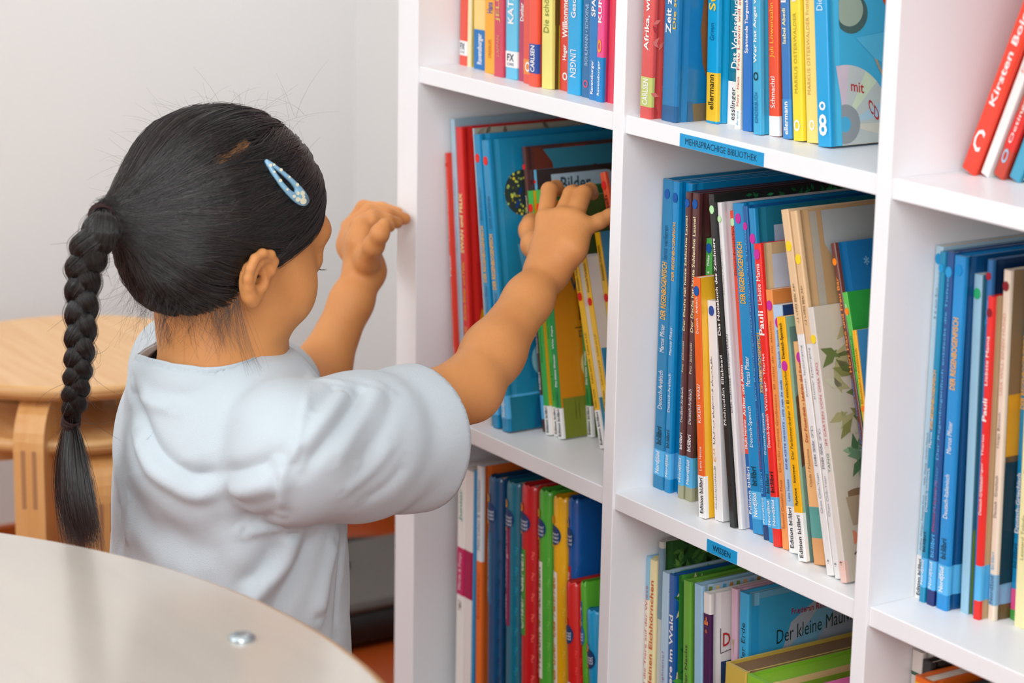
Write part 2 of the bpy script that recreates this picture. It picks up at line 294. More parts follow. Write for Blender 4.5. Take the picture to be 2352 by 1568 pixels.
# key: (X, Y, H, lean, row, thickness mm, hard, depth, spine colour, board colour, bands, texts, dots, art, label)
TB={
'A1':(-.3314,.0451,.270,.2,0,14,1,.21,'#e8503a',None,[(.038,.092,W_)],[('FX',.059,.084,.6,'#173a5c','h',1),('SCHMID',.046,.054,.6,'#173a5c','h')],[],[],'orange-red book with a white square emblem, first from the left on the top left shelf'),
'A2':(-.3168,.0456,.250,0,0,7,0,.20,'#f1e2b4','#f2cf3a',[],[],[],[],'cream and yellow booklet behind the orange-red book with the white emblem'),
'A3':(-.3014,.0436,.290,-1.5,0,26,1,.22,'#f3d27c',None,[(0,.136,'#1173b8','c')],[('Ravensburger',.018,.123,.42,W_,'u',1)],[],[],'pale yellow hardcover with a blue foot, top left compartment'),
'A4':(-.2701,.0364,.280,-1.6,0,21,1,.22,'#f6a91f',None,[],[('Hans',.212,.25,.5,'#3a5aa8','u',1),('DRESSLER',.055,.12,.25,'#c8650a','u')],[],[],'orange-yellow hardcover between the blue-footed book and the crimson one'),
'A5':(-.2465,.0320,.300,-1.2,0,16.5,1,.23,'#cf4459',None,[],[('JELLA',.177,.30,.5,'#d9b26a','u',1),('LAPPAN',.067,.134,.3,'#dd9a6c')],[],[],'crimson hardcover with gold lettering on the top left shelf'),
'A6':(-.2291,.0343,.280,-1.3,0,20,1,.22,'#63c1e2',None,[(.040,.096,W_)],[('KATZ',.191,.30,.5,W_,'u',1),('FX',.062,.087,.6,'#173a5c','h',1),('SCHMID',.046,.056,.6,'#173a5c','h')],[],[],'light blue hardcover with white lettering and square emblem, top left compartment'),
'A7':(-.2085,.0359,.260,-.8,0,12,1,.21,'#b8375a',None,[],[('Dunbar',.223,.29,.5,W_,'u',1)],[],[],'slim magenta book right of the light blue hardcover'),
'A8':(-.1931,.0314,.250,-1.5,0,17,1,.20,'#e2513f',None,[(.036,.094,'#e88b3a')],[('O',.045,.085,.5,W_,'h',1)],[],[],'coral red book with an orange badge at its foot'),
'A9':(-.1742,.0252,.280,-1.1,0,14,1,.22,'#ee5238',None,[(.045,.145,'#234a9c')],[('CARLSEN',.050,.140,.5,W_,'u',1)],[],[],'bright red hardcover with a dark blue nameplate near its foot'),
'A10':(-.1578,.0287,.290,-1.6,0,17,1,.23,'#eae27c','#8a6b24',[],[('Die schönsten',.183,.36,.5,'#7f8c38')],[],[('r',.004,.0,.03,.06,'#c9bf2c'),('e',.020,.115,.007,.014,'#c2385a'),('l',[(.006,.0),(.008,.29)],.004,'#5c4a1c'),('l',[(.018,.03),(.016,.075)],.003,'#4a5a1c')],'pale yellow hardcover with brown picture cover, top left compartment'),
'A11':(-.1387,.0364,.250,-1.6,0,20,1,.21,'#d94038',None,[],[('Willkommen',.20,.36,.45,W_,'u',1),('Heger',.116,.174,.4,W_,'u',1),('o',.04,.07,.4,W_,'h')],[],[],'red book with white upright lettering, right of the pale yellow hardcover'),
'A12':(-.1166,.0300,.270,-1.3,0,21,1,.22,'#14a5dc','#a3bf2f',[],[('Geschichten',.264,.42,.35,W_,'u',1),('LINGEN',.06,.155,.45,W_,'d')],[],[('r',.0125,.076,.22,.27,'#f0a818')],'sky blue hardcover with lime and orange cover, top left compartment'),
'A13':(-.0933,.0301,.280,-.3,0,15,1,.22,'#1d6a9e',None,[],[('BOHLMANN • SCHOENE',.107,.31,.32,'#a9cbe0'),('O',.033,.059,.5,'#e0506a','h',1)],[],[],'dark blue hardcover with thin pale lettering in the top left compartment'),
'A14':(-.0770,.0268,.240,-.5,0,13,1,.20,'#0c78bd',None,[],[('SPANNEN',.32,.50,.5,W_,'u',1),('Ravensburger',.023,.153,.42,W_,'u',1)],[],[],'blue book with white lettering beside the pink one'),
'A15':(-.0632,.0253,.250,-.3,0,10,1,.20,'#ee4f8d',None,[(0,.164,'#0c84c8')],[('KUNTER',.29,.48,.55,W_,'u',1),('Ravensburger',.024,.151,.45,W_,'u',1),('o',.18,.23,.6,'#f0a030','h',1)],[],[],'pink book with a blue foot next to the ring-patterned book'),
'A16':(-.0525,.0304,.260,0,0,12,1,.21,'#e8364f',None,[],[],[],rings(38,.26),'raspberry red book patterned with little rings, at the divider'),
'B1':(.0318,.0060,.270,.3,0,16,1,.22,'#dc5450',None,[(.039,.136,'#c5cf72')],[('Afrika, wie ich',.223,.47,.5,W_,'u',1),('CARLSEN',.045,.13,.5,W_,'u',1)],[],leaves(90,.002,.05,.0,.27,['#ee8078','#c03c40'],.005),'coral red leaf-patterned hardcover at the left of the top middle compartment'),
'B2':(.0538,.0136,.280,-.4,0,20.5,1,.23,'#1278b0',None,[(0,.05,'#1f5f90')],[('Zeit zum',.275,.44,.38,W_,'u',1,-.12),('Die schönsten',.29,.52,.22,'#e3c35a','u',1,.28)],[],[('p',[(.034,.035),(.05,.02),(.05,.16),(.034,.15),(.028,.115),(.025,.08),(.028,.05)],'#8a5a34'),('r',.013,.0,.10,.0155,'#7d6c50'),('p',[(.013,0),(.02,0),(.018,.017),(.013,.018)],'#3c6a90')],'deep blue hardcover with a furry brown animal on its cover'),
'B3':(.0817,.0414,.270,-1.9,0,15.5,1,.22,'#0ea2d6',None,[(.007,.163,'#f2c22a')],[('Sto',.362,.44,.6,'#f6cf3a','u',1),('Grimm',.267,.323,.4,'#0d5f8c'),('ellermann',.044,.157,.5,'#4a3c10','u',1)],[],[],'sky blue hardcover with a yellow nameplate, top middle compartment'),
'B4':(.0977,.0523,.260,-1.0,0,18.5,1,.21,'#177a94',None,[(0,.146,W_)],[('Das Vorlesebuch',.19,.43,.5,W_,'u',1),('esslinger',.016,.126,.45,'#2a2a34')],[],[],'teal book with a white foot and bold white lettering'),
'B5':(.1209,.0432,.270,-1.9,0,7.1,0,.21,'#f3ecd2',None,[(0,.062,'#f8f5ea')],[('Frau Löwin will auf',.188,.43,.5,'#c9405a','u'),('Merz · Henn',.073,.166,.45,'#c9405a','u'),('Arena',.01,.058,.4,'#58a8d0')],[],[],'slim cream book with pink lettering, top middle compartment'),
'B6':(.1320,.0420,.250,-2.8,0,12.5,1,.20,'#0b6fbf',None,[],[('Spannende Tiergeschichten',.266,.50,.45,W_,'u',1)],[],[],'royal blue book right of the slim cream one'),
'B7':(.1529,.0374,.270,-4.6,0,10.7,1,.22,'#3aa7cf',None,[],[('Wer hat Angst vor',.225,.45,.5,W_,'u',1),('O',.169,.197,.6,'#18242c','h',1),('KINDERBUCH',.037,.132,.4,'#0d6ea0','u',1)],[],[],'turquoise book with a dark round emblem halfway down its back'),
'B8':(.1645,.0454,.280,-4.8,0,13,1,.22,'#ee5028',None,[(.0,.06,W_)],[('Juli Löwenzahn',.236,.40,.5,'#f6c03a','u'),('Schmachtl',.085,.179,.45,W_)],[],[],'orange-red hardcover with yellow lettering in the top middle compartment'),
'B9':(.1823,.0460,.240,-5.9,0,11,1,.20,'#2b75b8',None,[(.0,.138,'#3e8cc8')],[('Lu',.475,.52,.6,W_,'u',1),('Isabel Abedi',.332,.454,.4,'#f2e9b0','u',1),('ellermann',.015,.13,.5,W_,'u',1)],[],[('l',[(.004,i*.004),(.03,i*.004)],.001,'#5fa0d4') for i in range(60)],'blue finely striped book between orange-red and yellow ones'),
'B10':(.1953,.0466,.290,-6.3,0,12.7,1,.22,'#f1d82e',None,[],[('MARKUS OSTERWALDER',.137,.368,.32,'#b79f2a'),('O',.028,.062,.6,W_,'h',1),('Bobo',.40,.46,.4,W_)],[],[],'bright yellow hardcover, left one of the yellow pair in the top middle compartment'),
'B11':(.2083,.0502,.260,-6.3,0,17,1,.22,'#f6d97a',None,[],[('MARKUS OSTERWALDER Fröhliche',.155,.49,.25,'#c9a558','u',0,-.15),('O',.040,.075,.4,W_,'h',1)],[],[],'pale yellow hardcover beside the bright yellow one'),
'B12':(.2280,.0459,.300,-6.8,0,16.5,1,.25,'#0fa0d8','#45b9e2',[],[('Die schönste',.373,.50,.45,'#d9f0fa','u'),('o',.10,.125,.5,W_,'h',1),('8',.03,.09,.6,W_,'h',1)],[],
  [('r',.013,.0,.17,.016,'#c9c4b2'),('e',.016,.0175,.049,.049,'#cdd1cc'),('p',[(.016,.0175),(.008,.066),(.022,.066)],'#dcc8d2'),('p',[(.016,.0175),(.040,.060),(.052,.051)],'#d8e4c4'),('p',[(.016,.0175),(.062,.036),(.0645,.022)],'#b8d6e2'),('p',[(.016,.0175),(.0645,.016),(.063,.004)],'#e2dccb'),('e',.016,.0175,.0165,.0165,'#9a9fa2'),('e',.016,.0175,.0062,.0065,'#4fb4dd'),
   ('t','mit',.0235,.0445,.0085,'#c02a2a',.85,-.003),('t','CD',.042,.028,.0105,'#c02a2a',.55,-.012),
   ('e',.0265,.108,.0175,.0165,'#4f6a66'),('e',.0245,.111,.0145,.0135,'#a9b8a4'),('p',[(.014,.140),(.018,.128),(.034,.124),(.048,.127),(.058,.121),(.064,.128),(.058,.150),(.02,.152)],'#f0b04a'),('e',.056,.132,.008,.009,'#f4e4b0'),('p',[(.061,.134),(.070,.127),(.066,.125),(.063,.113),(.058,.122)],'#e65a30'),('l',[(.050,.072),(.055,.062),(.060,.054)],.0025,'#b9a58c'),('p',[(.03,.088),(.07,.092),(.07,.06),(.05,.07)],'#5cc0e4')],'large sky blue hardcover with a disc printed on its cover'),
'C1':(.3932,.0651,.270,22,0,15,1,.21,'#ee3d22',None,[],[('Kirsten Boie',.22,.52,.42,W_,'u',1),('SO RIGHTIG',.56,.95,.5,W_,'u',1),('C',.07,.14,.6,W_,'h',1)],[],[],'red hardcover with white lettering leaning right in the top right compartment'),
'C2':(.4040,.0700,.260,22,0,8.5,0,.20,'#eceae6',None,[],[('Max & Moritzen',.35,.75,.4,'#e79a8c','u')],[],[],'white slim book leaning against the red one, top right compartment'),
'C3':(.4185,.0716,.250,22,0,11.5,1,.20,'#c23a22',None,[(.10,.22,'#d92a20')],[('Oetinger',.12,.3,.4,W_,'u'),('O',.05,.1,.5,'#9cc4dc','h',1)],[],[],'rust red leaning book behind the white slim one'),
'C4':(.4330,.0743,.270,22,0,11.5,1,.20,'#3f9cba',None,[],[('Sommer',.2,.4,.4,'#a8d0dc')],[],[],'teal leaning book right of the rust red one'),
'C5':(.4450,.0760,.260,22,0,9.5,1,.20,'#ebe9e4',None,[],[],[],[],'white leaning book right of the teal one'),
'C6':(.4590,.0780,.250,22,0,10,1,.20,'#e84a28',None,[],[],[],[],'orange-red leaning book at the right edge, its foot just visible'),
'D1':(-.3059,.0300,.263,-5.6,1,4.2,0,.21,'#e23a24',None,[],[('Pauli',.52,.60,.6,W_,'u',1),('Liebste Mama',.66,.86,.5,'#f4b0a0','u',1),('Weninger · Tharlet',.28,.49,.5,'#f4b0a0'),('Deutsch-Türkisch',.1,.24,.5,W_)],[(.955,'#d2271c')],[],'thin red booklet, first at the left in the middle left compartment'),
'D2':(-.3012,.0350,.298,-5.7,1,7.8,0,.23,'#a9c4d2','#9dbccb',[],[('Remigien u Partye Bieeto',.55,.80,.4,'#7fa2b4','u'),('sandmann und der magische mond',.25,.48,.4,'#b8c6d0','u')],[],[],'tall pale grey-blue book behind the red one, middle left compartment'),
'D3':(-.2928,.0350,.291,-5.6,1,12.5,1,.23,'#d92420',None,[],[('SWAN und FELIX',.56,.77,.5,'#f2e3a0','u',1,-.05),('Arena-Bilder und Felix',.32,.53,.4,'#f0a53a','u',1,-.05),('Barbara Korthues',.14,.30,.45,'#f0a53a','u',1,-.05)],[],[('p',[(.006,.065),(.022,.055),(.03,.085),(.016,.105)],'#f0a818')],'thick red hardcover with a deep hinge groove, middle left compartment'),
'D4':(-.2290,.0240,.299,-8.1,1,2.3,0,.22,'#9ab4be','#a7a08c',[],[],[],leaves(40,.005,.2,.275,.297,['#8c8476','#5fa7b4','#6d6152'],.006),'thin illustrated booklet wedged between red and blue hardcovers'),
'D5':(-.2233,.0225,.294,-8.6,1,10.8,1,.22,'#0d88b8',None,*blue_series(t=(.53,.70))[:1],[('lernt verlieren',.71,.82,.4,'#0b5f88'),('DER REGENBOGENFISCH',.50,.69,.5,'#f6b32c','u',1),('Marcus Pfister',.40,.49,.4,'#0b5f88'),('Deutsch-Türkisch',.25,.37,.4,W_),('Nord|Süd',.052,.124,.5,W_,'u',1)],[(.92,RD)],[],'blue hardcover with gold lettering, left one of the pair with red dots'),
'D6':(-.2071,.0234,.2905,-9.4,1,13,1,.225,'#0d88b8','#1787b0',[(.045,.125,NB,'c')],[('lernt verlieren',.70,.81,.4,'#0b5f88'),('DER REGENBOGENFISCH',.49,.68,.5,'#f6b32c','u',1),('Marcus Pfister',.39,.48,.4,'#0b5f88'),('Deutsch-Türkisch',.25,.37,.4,W_),('Nord|Süd',.052,.124,.5,W_,'u',1)],[(.93,RD)],
  sequins(.036,.236,.0225,150)+[('p',[(.026,.185),(.031,.186),(.048,.15),(.06,.10),(.04,.125),(.031,.15)],'#5fb4dc'),('p',[(.03,.12),(.07,.115),(.07,.05),(.03,.05)],'#1579a4'),('e',.045,.068,.012,.016,'#86c3cd'),('p',[(.03,.037),(.045,.062),(.05,.037)],'#2b86a0'),('p',[(.004,.0),(.08,.0),(.08,.034),(.004,.034)],'#0e7590'),('p',[(.03,.0),(.05,.004),(.06,.03),(.035,.03)],'#135f88')],'blue hardcover with a glittering round fish scale picture on its cover'),
'D7':(-.1858,.0575,.2846,-9.6,1,5.2,1,.21,'#5a3430','#54302c',[(.045,.13,NB)],[('Der Dachs hat heute Schlechte Laune!',.42,.83,.42,'#f2e2b0','u',1),('Deutsch-Türkisch',.28,.39,.4,W_),('bi:libri',.15,.21,.5,W_,'u',1)],[(.93,RD)],
  [('p',[(.014,-.004),(.012,-.12),(.2,-.12),(.2,-.004)],'#38859a'),('p',[(.010,-.002),(.020,-.002),(.032,-.018),(.034,-.05),(.010,-.06)],'#6e3426'),('p',[(.030,-.022),(.046,-.002),(.074,-.002),(.056,-.022),(.045,-.028),(.03,-.04)],'#7c3a22'),('p',[(.055,-.02),(.2,-.02),(.2,-.06),(.055,-.06)],'#4f95a8')],'dark brown slim hardcover with a red dot beside the fish picture'),
'D8':(-.1800,.0660,.262,-9.6,1,3.4,0,.21,'#62b0d2','#3d3330',[],[],[(.955,RD)],[('r',.018,-.028,.09,-.006,'#b9cfdc'),('t','Bilder',.029,-.024,.0145,'#2c4654',.75),('l',[(.07,-.001),(.1,.255)],.004,'#3c2a20')],'slim light blue backed book with a pale paper label on its dark cover'),
'D9':(-.1752,.0546,.243,-9.8,1,8.4,0,.20,'#45b04a','#f0aa12',[(0,.12,W_)],[('Wie Papa',.66,.76,.35,'#bfe8bf','u',1),('Philipp Winterberg',.30,.50,.35,'#1c5c2a'),('Edition bi:libri',.01,.115,.5,K_,'u',1)],[(.93,RD)],[],'green paperback with red dot, left one of the green pair under the hand'),
'D10':(-.1662,.0587,.245,-9.9,1,8.0,0,.20,'#3fae44','#2c6a34',[(0,.12,W_)],[('Köpek Mucize',.40,.50,.35,'#1c3c2a'),('Lena Hesse & Ulrike',.15,.30,.35,'#1c5c2a'),('Edition bi:libri',.01,.115,.5,K_,'u',1)],[(.93,RD)],[('r',.003,-.03,.2,-.0,'#43b048'),('t','b',.072,-.05,.015,'#bcd4c8',.8)],'green paperback with a dark green cover under her fingertips'),
'D11':(-.1573,.0572,.235,-9.8,1,8.6,0,.20,'#2f9448','#d98a12',[(0,.13,W_)],[('Das kleine Wunder',.22,.36,.4,W_,'u',1),('Wie Papa',.38,.48,.4,W_,'u',1),('Lena Hesse',.14,.2,.35,'#14502a'),('Edition bi:libri',.01,.125,.55,K_,'u',1)],[],
  [('r',.003,0,.2,.040,'#7a8228'),('t','W',.022,.145,.014,'#274f6a',.75),('t','M',.030,.115,.014,'#2a2418',.75),('t','Deutsch',.028,.098,.007,'#6a5a30'),('e',.041,.071,.013,.0165,'#e8d48c'),('l',[(.02,.165),(.06,.165)],.001,'#3a3010'),('l',[(.024,.108),(.06,.108)],.001,'#3a3010')]+[('l',[(.01+i*.004,.018),(.01+i*.004,.034)],.0008,'#4e5a1c') for i in range(12)],'green backed paperback with amber and olive cover, middle left compartment'),
'D12':(-.1483,.0867,.240,-8.0,1,7.8,0,.19,'#2f9448','#55682c',[(0,.13,W_)],[('Das kleine Wunder',.22,.36,.4,W_,'u',1),('Lena Hesse',.14,.2,.35,'#14502a'),('Edition bi:libri',.01,.125,.55,K_,'u',1)],[],[],'green backed paperback standing behind the leaning yellow ones'),
'D13':(-.1065,.0724,.190,-17.2,1,8.2,0,.19,'#f6bf10','#e8e4dc',[(0,.20,W_)],[('Kolbe · Schenk',.215,.31,.35,K_,'u'),('Lukas und Lili · Lukas ve Lili',.34,.60,.35,K_,'u'),('Edition bi:libri',.02,.19,.5,K_,'u',1),('Deutsch-Türkisch',.82,.97,.4,K_,'u',1)],[(.79,RD)],[('r',.01,.09,.19,.19,'#f4f2f0'),('r',.002,0,.19,.05,'#3c8aa8')],'yellow leaning paperback, leftmost of the three yellow ones'),
'D14':(-.0975,.0780,.190,-17.4,1,7.6,0,.19,'#f6bf10','#e8e4dc',[(0,.2,W_)],[('Kolbe · Schenk',.215,.31,.35,K_,'u'),('Lukas und Lili · Lukas ve Lili',.34,.60,.35,K_,'u'),('Deutsch-Türkisch',.82,.97,.4,K_,'u',1)],[(.77,RD)],[('r',.002,0,.19,.10,'#3a93bb')],'yellow leaning paperback, middle one of three, with white and blue cover'),
'D16':(-.0887,.0920,.215,-17.5,1,8,0,.19,'#f6bf10','#4a9cc0',[(0,.2,W_)],[('Deutsch-Türkisch',.78,.94,.4,K_,'u',1)],[(.70,RD)],[],'yellow leaning paperback nearest the divider'),
'D17':(-.0738,.1050,.240,-19,1,6,0,.19,'#7cc4e4',None,[],[('Heule Eule',.55,.80,.6,'#f08a70','u',1)],[(.93,RD)],[],'light blue leaning book with coral lettering by the divider'),
'D18':(-.0605,.1000,.280,-20.6,1,9,1,.20,'#f0582c','#a9a6a8',[],[('Deutsch-',.60,.70,.45,K_,'u',1),('Türkisch',.78,.92,.5,K_,'u',1)],[(.955,RD)],[('l',[(.01,-.03),(.06,-.02)],.001,'#6a6868'),('l',[(.01,-.012),(.05,-.012)],.006,'#8f8d84')],'orange-red leaning book with grey cover held by the little finger'),
'D19':(-.0440,.1200,.293,-21.8,1,11,1,.20,'#1e90d2',None,[],[('o',.96,.985,.5,W_,'h',1)],[],[('e',.012,-.004,.002,.002,W_),('e',.02,-.012,.002,.002,W_)],'blue white-spotted book leaning deepest beside the divider'),
}
def eb(k,X,Y,H,l,th,hard,base,cover,bands,texts,dots,art,label,D=.22): TB[k]=(X,Y,H,l,1,th,hard,D,base,cover,bands,texts,dots,art,label)
bs=blue_series
b_,t_=bs(t=(.556,.739)); eb('E1',.0188,.0435,.291,.1,15.6,1,'#0a7fb2',None,b_,t_+[('lernt verlieren',.748,.856,.4,'#0b4f78')],[(.955,'#1258a6')],[('p',[(.006,.045),(.03,.05),(.03,.09),(.012,.075)],'#0d6a84')],'teal blue hardcover, first at the left of the central compartment')
b_,t_=bs(t=(.688,.872)); eb('E2',.0362,.0436,.2909,-.3,8.7,1,BL,None,b_,t_,[(.95,'#1258a6')],[],'bright blue hardcover, second from the left in the central compartment')
b_,t_=bs(t=(.65,.85)); eb('E3',.0465,.0504,.2904,-.5,9.6,1,BL,None,b_,t_,[(.945,'#1258a6')],[],'bright blue hardcover squeezed beside the dark brown pair')
DA=[('Der Dachs hat heute Schlechte Laune!',.555,.925,.42,'#f4e6b4','u',1),('Petz · Jackowski',.42,.52,.42,'#f0e8c8'),('Deutsch-Arabisch',.255,.37,.42,W_),('bi:libri',.165,.22,.55,W_,'u',1),('Nord|Süd',.055,.135,.5,W_,'u',1)]
BB=[(.045,.145,NB,'c'),(0,.045,'#a8a888','c')]
eb('E4',.0576,.0434,.2845,-.8,7.3,1,'#5e3534',None,BB,DA,[(.965,'#1258a6')],[],'dark brown hardcover, left one of the brown pair in the central compartment')
eb('E5',.0662,.0452,.2849,-1.0,10,1,'#5e3534','#54302e',BB,DA,[(.965,'#1258a6')],[],'dark brown hardcover, right one of the brown pair in the central compartment')
e_,et=edition(); eb('E6',.0790,.0529,.2451,-1.1,9,0,'#4db04c','#3f9f40',[e_],[et,('Philipp',.90,.94,.4,W_,'u',1),('ab 6',.85,.88,.4,W_,'u',1),('Deutsch-Arabisch',.68,.83,.4,'#14502a'),('Lena Hesse',.135,.24,.4,'#14502a')],[(.965,'#1258a6')],[],'green paperback between brown and orange books',.2)
eb('E7',.1140,.0252,.217,-5.6,9.6,0,'#f26a24','#f6bd2c',[(0,.178,W_)],[('Edition bi:libri',.02,.17,.5,K_,'u',1),('Lena Hesse',.20,.30,.35,W_),('KIKERI · WAS?',.40,.56,.45,W_,'u'),('Deutsch - Arabisch',.77,.92,.35,W_)],[(.945,'#1258a6')],[],'orange backed paperback with a yellow cover, central compartment',.2)
eb('E8',.1276,.0325,.198,-6.6,12,0,'#ebe9e8','#e4e2e2',[],[('اللعب والمتعة وأصدقاء',.35,.75,.3,'#50505a','u',0,-.2),('حدد',.27,.33,.3,'#e8a050','u',0,-.2),('كتاب وقرن في الصحة والسلامة',.05,.25,.25,'#50505a','u',0,-.2)],[(.955,'#2a4f9c')],[('e',.03,.12,.006,.012,'#e8dca0'),('e',.02,.15,.008,.01,'#b9c8b0')],'low white book with small dark script',.2)
eb('E9',.1508,.0315,.295,-9.4,7.1,0,'#222625','#20221f',[],[('Das Notizbuch des Zeichners',.58,.87,.5,W_,'u',1),('Mohieddin Ellabbad',.31,.52,.5,W_,'u',1)],[(.955,'#b9f0b0')],leaves(60,.03,.17,.272,.292,['#2f9458','#1f7040','#246a3c'],.004),'black slim book with white serif lettering and a pale green dot',.21)
eb('E10',.1585,.0343,.289,-9.5,5.7,1,'#e4e1df','#e2dada',[],[('Shodjaie / Taherian',.72,.86,.35,'#8a8484'),('DER GROSSE SCHNEEMANN',.36,.60,.4,'#5a5660')],[(.95,'#c9efb4')],[('l',[(.01,.1),(.03,.115),(.05,.11)],.0006,'#5a5660')],'white slim hardcover right of the black book')
eb('E11',.1648,.0430,.282,-9.4,6.6,0,'#ea4a2c','#ece6e2',[(0,.24,'#1464ac')],[('Deutsch-Persisch/Farsi',.80,.955,.5,'#5c2418'),('Arthur und Anton',.36,.52,.6,W_,'u',1),('Sibylle Hammer',.255,.35,.6,W_,'u',1),('Edition bi:libri',.05,.2,.6,W_,'u',1)],[(.965,'#c9efb4')],[],'red paperback with a blue foot, mostly hidden behind the blue hardcover')
b_,t_=bs(lang='Deutsch-Spanisch',t=(.70,.885)); eb('E12',.1737,.0387,.2904,-9.3,15,1,BL,None,b_,t_,[(.955,PK)],[],'bright blue hardcover with a magenta dot and gold lettering, upper part beside a white book')
b_,t_=bs(True); eb('E13',.1926,.0358,.2915,-9.6,6.5,1,'#0d5f9e',None,b_+[(0,.045,'#123c70')],t_,[(.94,PK)],[],'darker blue slim hardcover with light blue lettering and a magenta dot')
b_,t_=bs(lang='Deutsch-Spanisch',t=(.45,.63)); eb('E14',.1997,.0356,.2908,-9.3,8.4,1,'#0a8ac2','#0e7894',b_,t_,[(.91,PK)],[('r',.020,-.050,.050,-.016,'#a9bfd6')],'blue hardcover with a blank pale label on its teal cover')
PA=[('Liebste Mama',.76,.885,.55,W_,'u',1),('Pauli',.645,.70,.75,W_,'u',1),('Weninger · Tharlet',.41,.58,.45,W_),('Deutsch-Spanisch',.305,.42,.5,W_)]
eb('E15',.2111,.0317,.2627,-9.8,9.4,1,'#ea2b25','#d5b88c',[(.06,.165,NB),(0,.06,'#e4281e')],[('Liebste Mama',.80,.935,.55,W_,'u',1),('Pauli',.70,.78,.75,W_,'u',1),('Weninger · Tharlet',.45,.64,.45,W_),('Deutsch-Spanisch',.33,.44,.5,W_),('bi:libri',.18,.25,.55,K_,'u',1),('Nord|Süd',.07,.155,.5,W_,'u',1)],[(.965,PK)],[('r',.012,-.047,.046,-.010,'#c9cfe0'),('r',.036,-.11,.065,-.07,'#d42a22')],'red hardcover with tan cover and a blank pale label, central compartment')
eb('E16',.2213,.0338,.225,-9.7,8.3,0,'#f19a52','#e08a44',[],[('El reloj de mi abuelo',.62,.88,.38,'#b9602c'),('Die Uhr meines Großvaters',.30,.60,.38,'#c2683a'),('Samuel Castaño Mesa',.08,.27,.38,'#b9602c')],[(.94,PK)],[('l',[(.008,-.03),(.02,-.018),(.03,-.03)],.0012,'#7a4014')],'orange paperback with faint brown lettering',.2)
eb('E17',.2317,.0330,.214,-10.0,12,0,'#b5d0e8','#173c74',[(0,.19,W_)],[('Edition bi:libri',.02,.185,.4,K_,'u',1,-.1),('Lena Hesse',.21,.30,.28,'#6a86b4','u',0,-.1),('EINE KISTE NICHTS - una caja de nada',.34,.70,.28,'#5a6aa8','u',0,-.1),('Deutsch - Spanisch',.75,.9,.3,'#6a86b4','u',0,-.1)],[(.93,PK)],[('r',.004,-.04,.2,-.0,'#6fb6d8'),('r',.004,-.08,.2,-.04,'#7fa88c'),('e',.02,-.07,.008,.01,'#4a8a3c')],'pale blue paperback with white foot and navy cover',.2)
eb('E18',.2535,.0251,.209,-12.0,10.5,0,'#f6b60e','#8fc0a4',[(0,.20,W_)],[('Edition bi:libri',.015,.19,.45,K_,'u',1),('Rylance · Stürmer',.23,.40,.38,K_,'u',1),('Der Farbenverdreher > El mezclacolores',.42,.80,.34,K_,'u'),('Deutsch-Spanisch',.83,.975,.45,K_,'u',1)],[(.80,PK)],[('p',[(.004,.0),(.02,.0),(.012,.08),(.02,.2),(.004,.2)],'#6a8c84'),('p',[(.004,.08),(.02,.09),(.016,.15),(.004,.14)],'#5c4030')],'yellow paperback with white foot and greenish cover, central compartment',.2)
eb('E19',.2664,.0309,.190,-12.5,15,1,'#f0b87c','#e8a860',[(.12,.26,'#5a9c94','c'),(0,.12,'#d99c64','c')],[('Ojeda / Palomino',.35,.52,.3,'#a07038'),('Der Feuerdieb - Ladrón del fuego',.55,.92,.3,'#c05a34','u',1)],[(.93,PK)],[],'peach hardcover with a teal wave near its foot')
SP=[('小雨散步',.69,.80,.35,'#8a6a44'),('Kleiner Spaziergang',.49,.63,.35,'#8d8d90'),('陳致元',.30,.41,.4,'#7e7e82'),('Chen Chih-Yuan',.17,.28,.35,'#8d8d90'),('*',.03,.045,.3,'#30343a','h',1)]
eb('E20',.2944,.0220,.308,-15.2,8.6,0,'#e9e6e3','#dbc4a4',[(.66,1,'#e6c398','c')],SP,[(.90,'#f2d22a')],[],'beige and white tall book, left one of the pair with yellow dots')
eb('E21',.3037,.0220,.308,-14.9,8.3,1,'#e6e4e1','#c09a6c',[(.64,1,'#dfba8c')],SP,[(.87,'#f2d22a')],
  [('p',[(.026,-.002),(.22,-.002),(.22,-.055),(.035,-.045),(.026,-.03)],'#aeb2b0'),('p',[(.035,-.045),(.22,-.035),(.22,-.07),(.035,-.06)],'#8d8f8e'),('r',.013,-.3,.021,-.002,'#b0a898')]+[('l',[(.04+i*.011,-.004),(.04+i*.011,-.036)],.0008,'#55585a') for i in range(9)]+[('l',[(.046,-.024),(.049,-.028),(.052,-.024),(.049,-.019),(.0475,-.022)],.0006,'#4a4c50'),('p',[(.02,-.115),(.05,-.085),(.09,-.10),(.09,-.2),(.02,-.2)],'#8e8178')],'beige and white tall book with a wrought iron gate on its cover')
eb('E22',.3143,.0203,.230,-15.0,7.2,0,'#dcd3c8','#d3c5b2',[(.0,.08,'#e9c2b4')],[('IM GARTEN VON OMA APO',.50,.80,.4,'#c9607c','u'),('TANG',.40,.47,.4,'#5a8a80'),('*',.06,.08,.4,'#30343a','h',1)],[(.885,'#f2d22a')],
  leaves(26,.008,.045,.12,.21,['#8c8a50','#b3a878','#6f7a44','#cfc6ac'],.011)+leaves(16,.012,.04,.085,.115,['#6f9070','#8fae84','#54764f'],.010)+[('e',.024,.070,.016,.006,'#8a6a50'),('p',[(.010,.07),(.038,.07),(.034,.046),(.014,.046)],'#b39a80'),('e',.012,.036,.006,.006,'#e88a6c'),('e',.036,.030,.007,.007,'#e47a50'),('l',[(.012,.022),(.05,.048)],.0015,'#5c4434'),('e',.03,.012,.006,.012,'#8a8474')],'tall book with painted green plants and a flower pot on its cover')
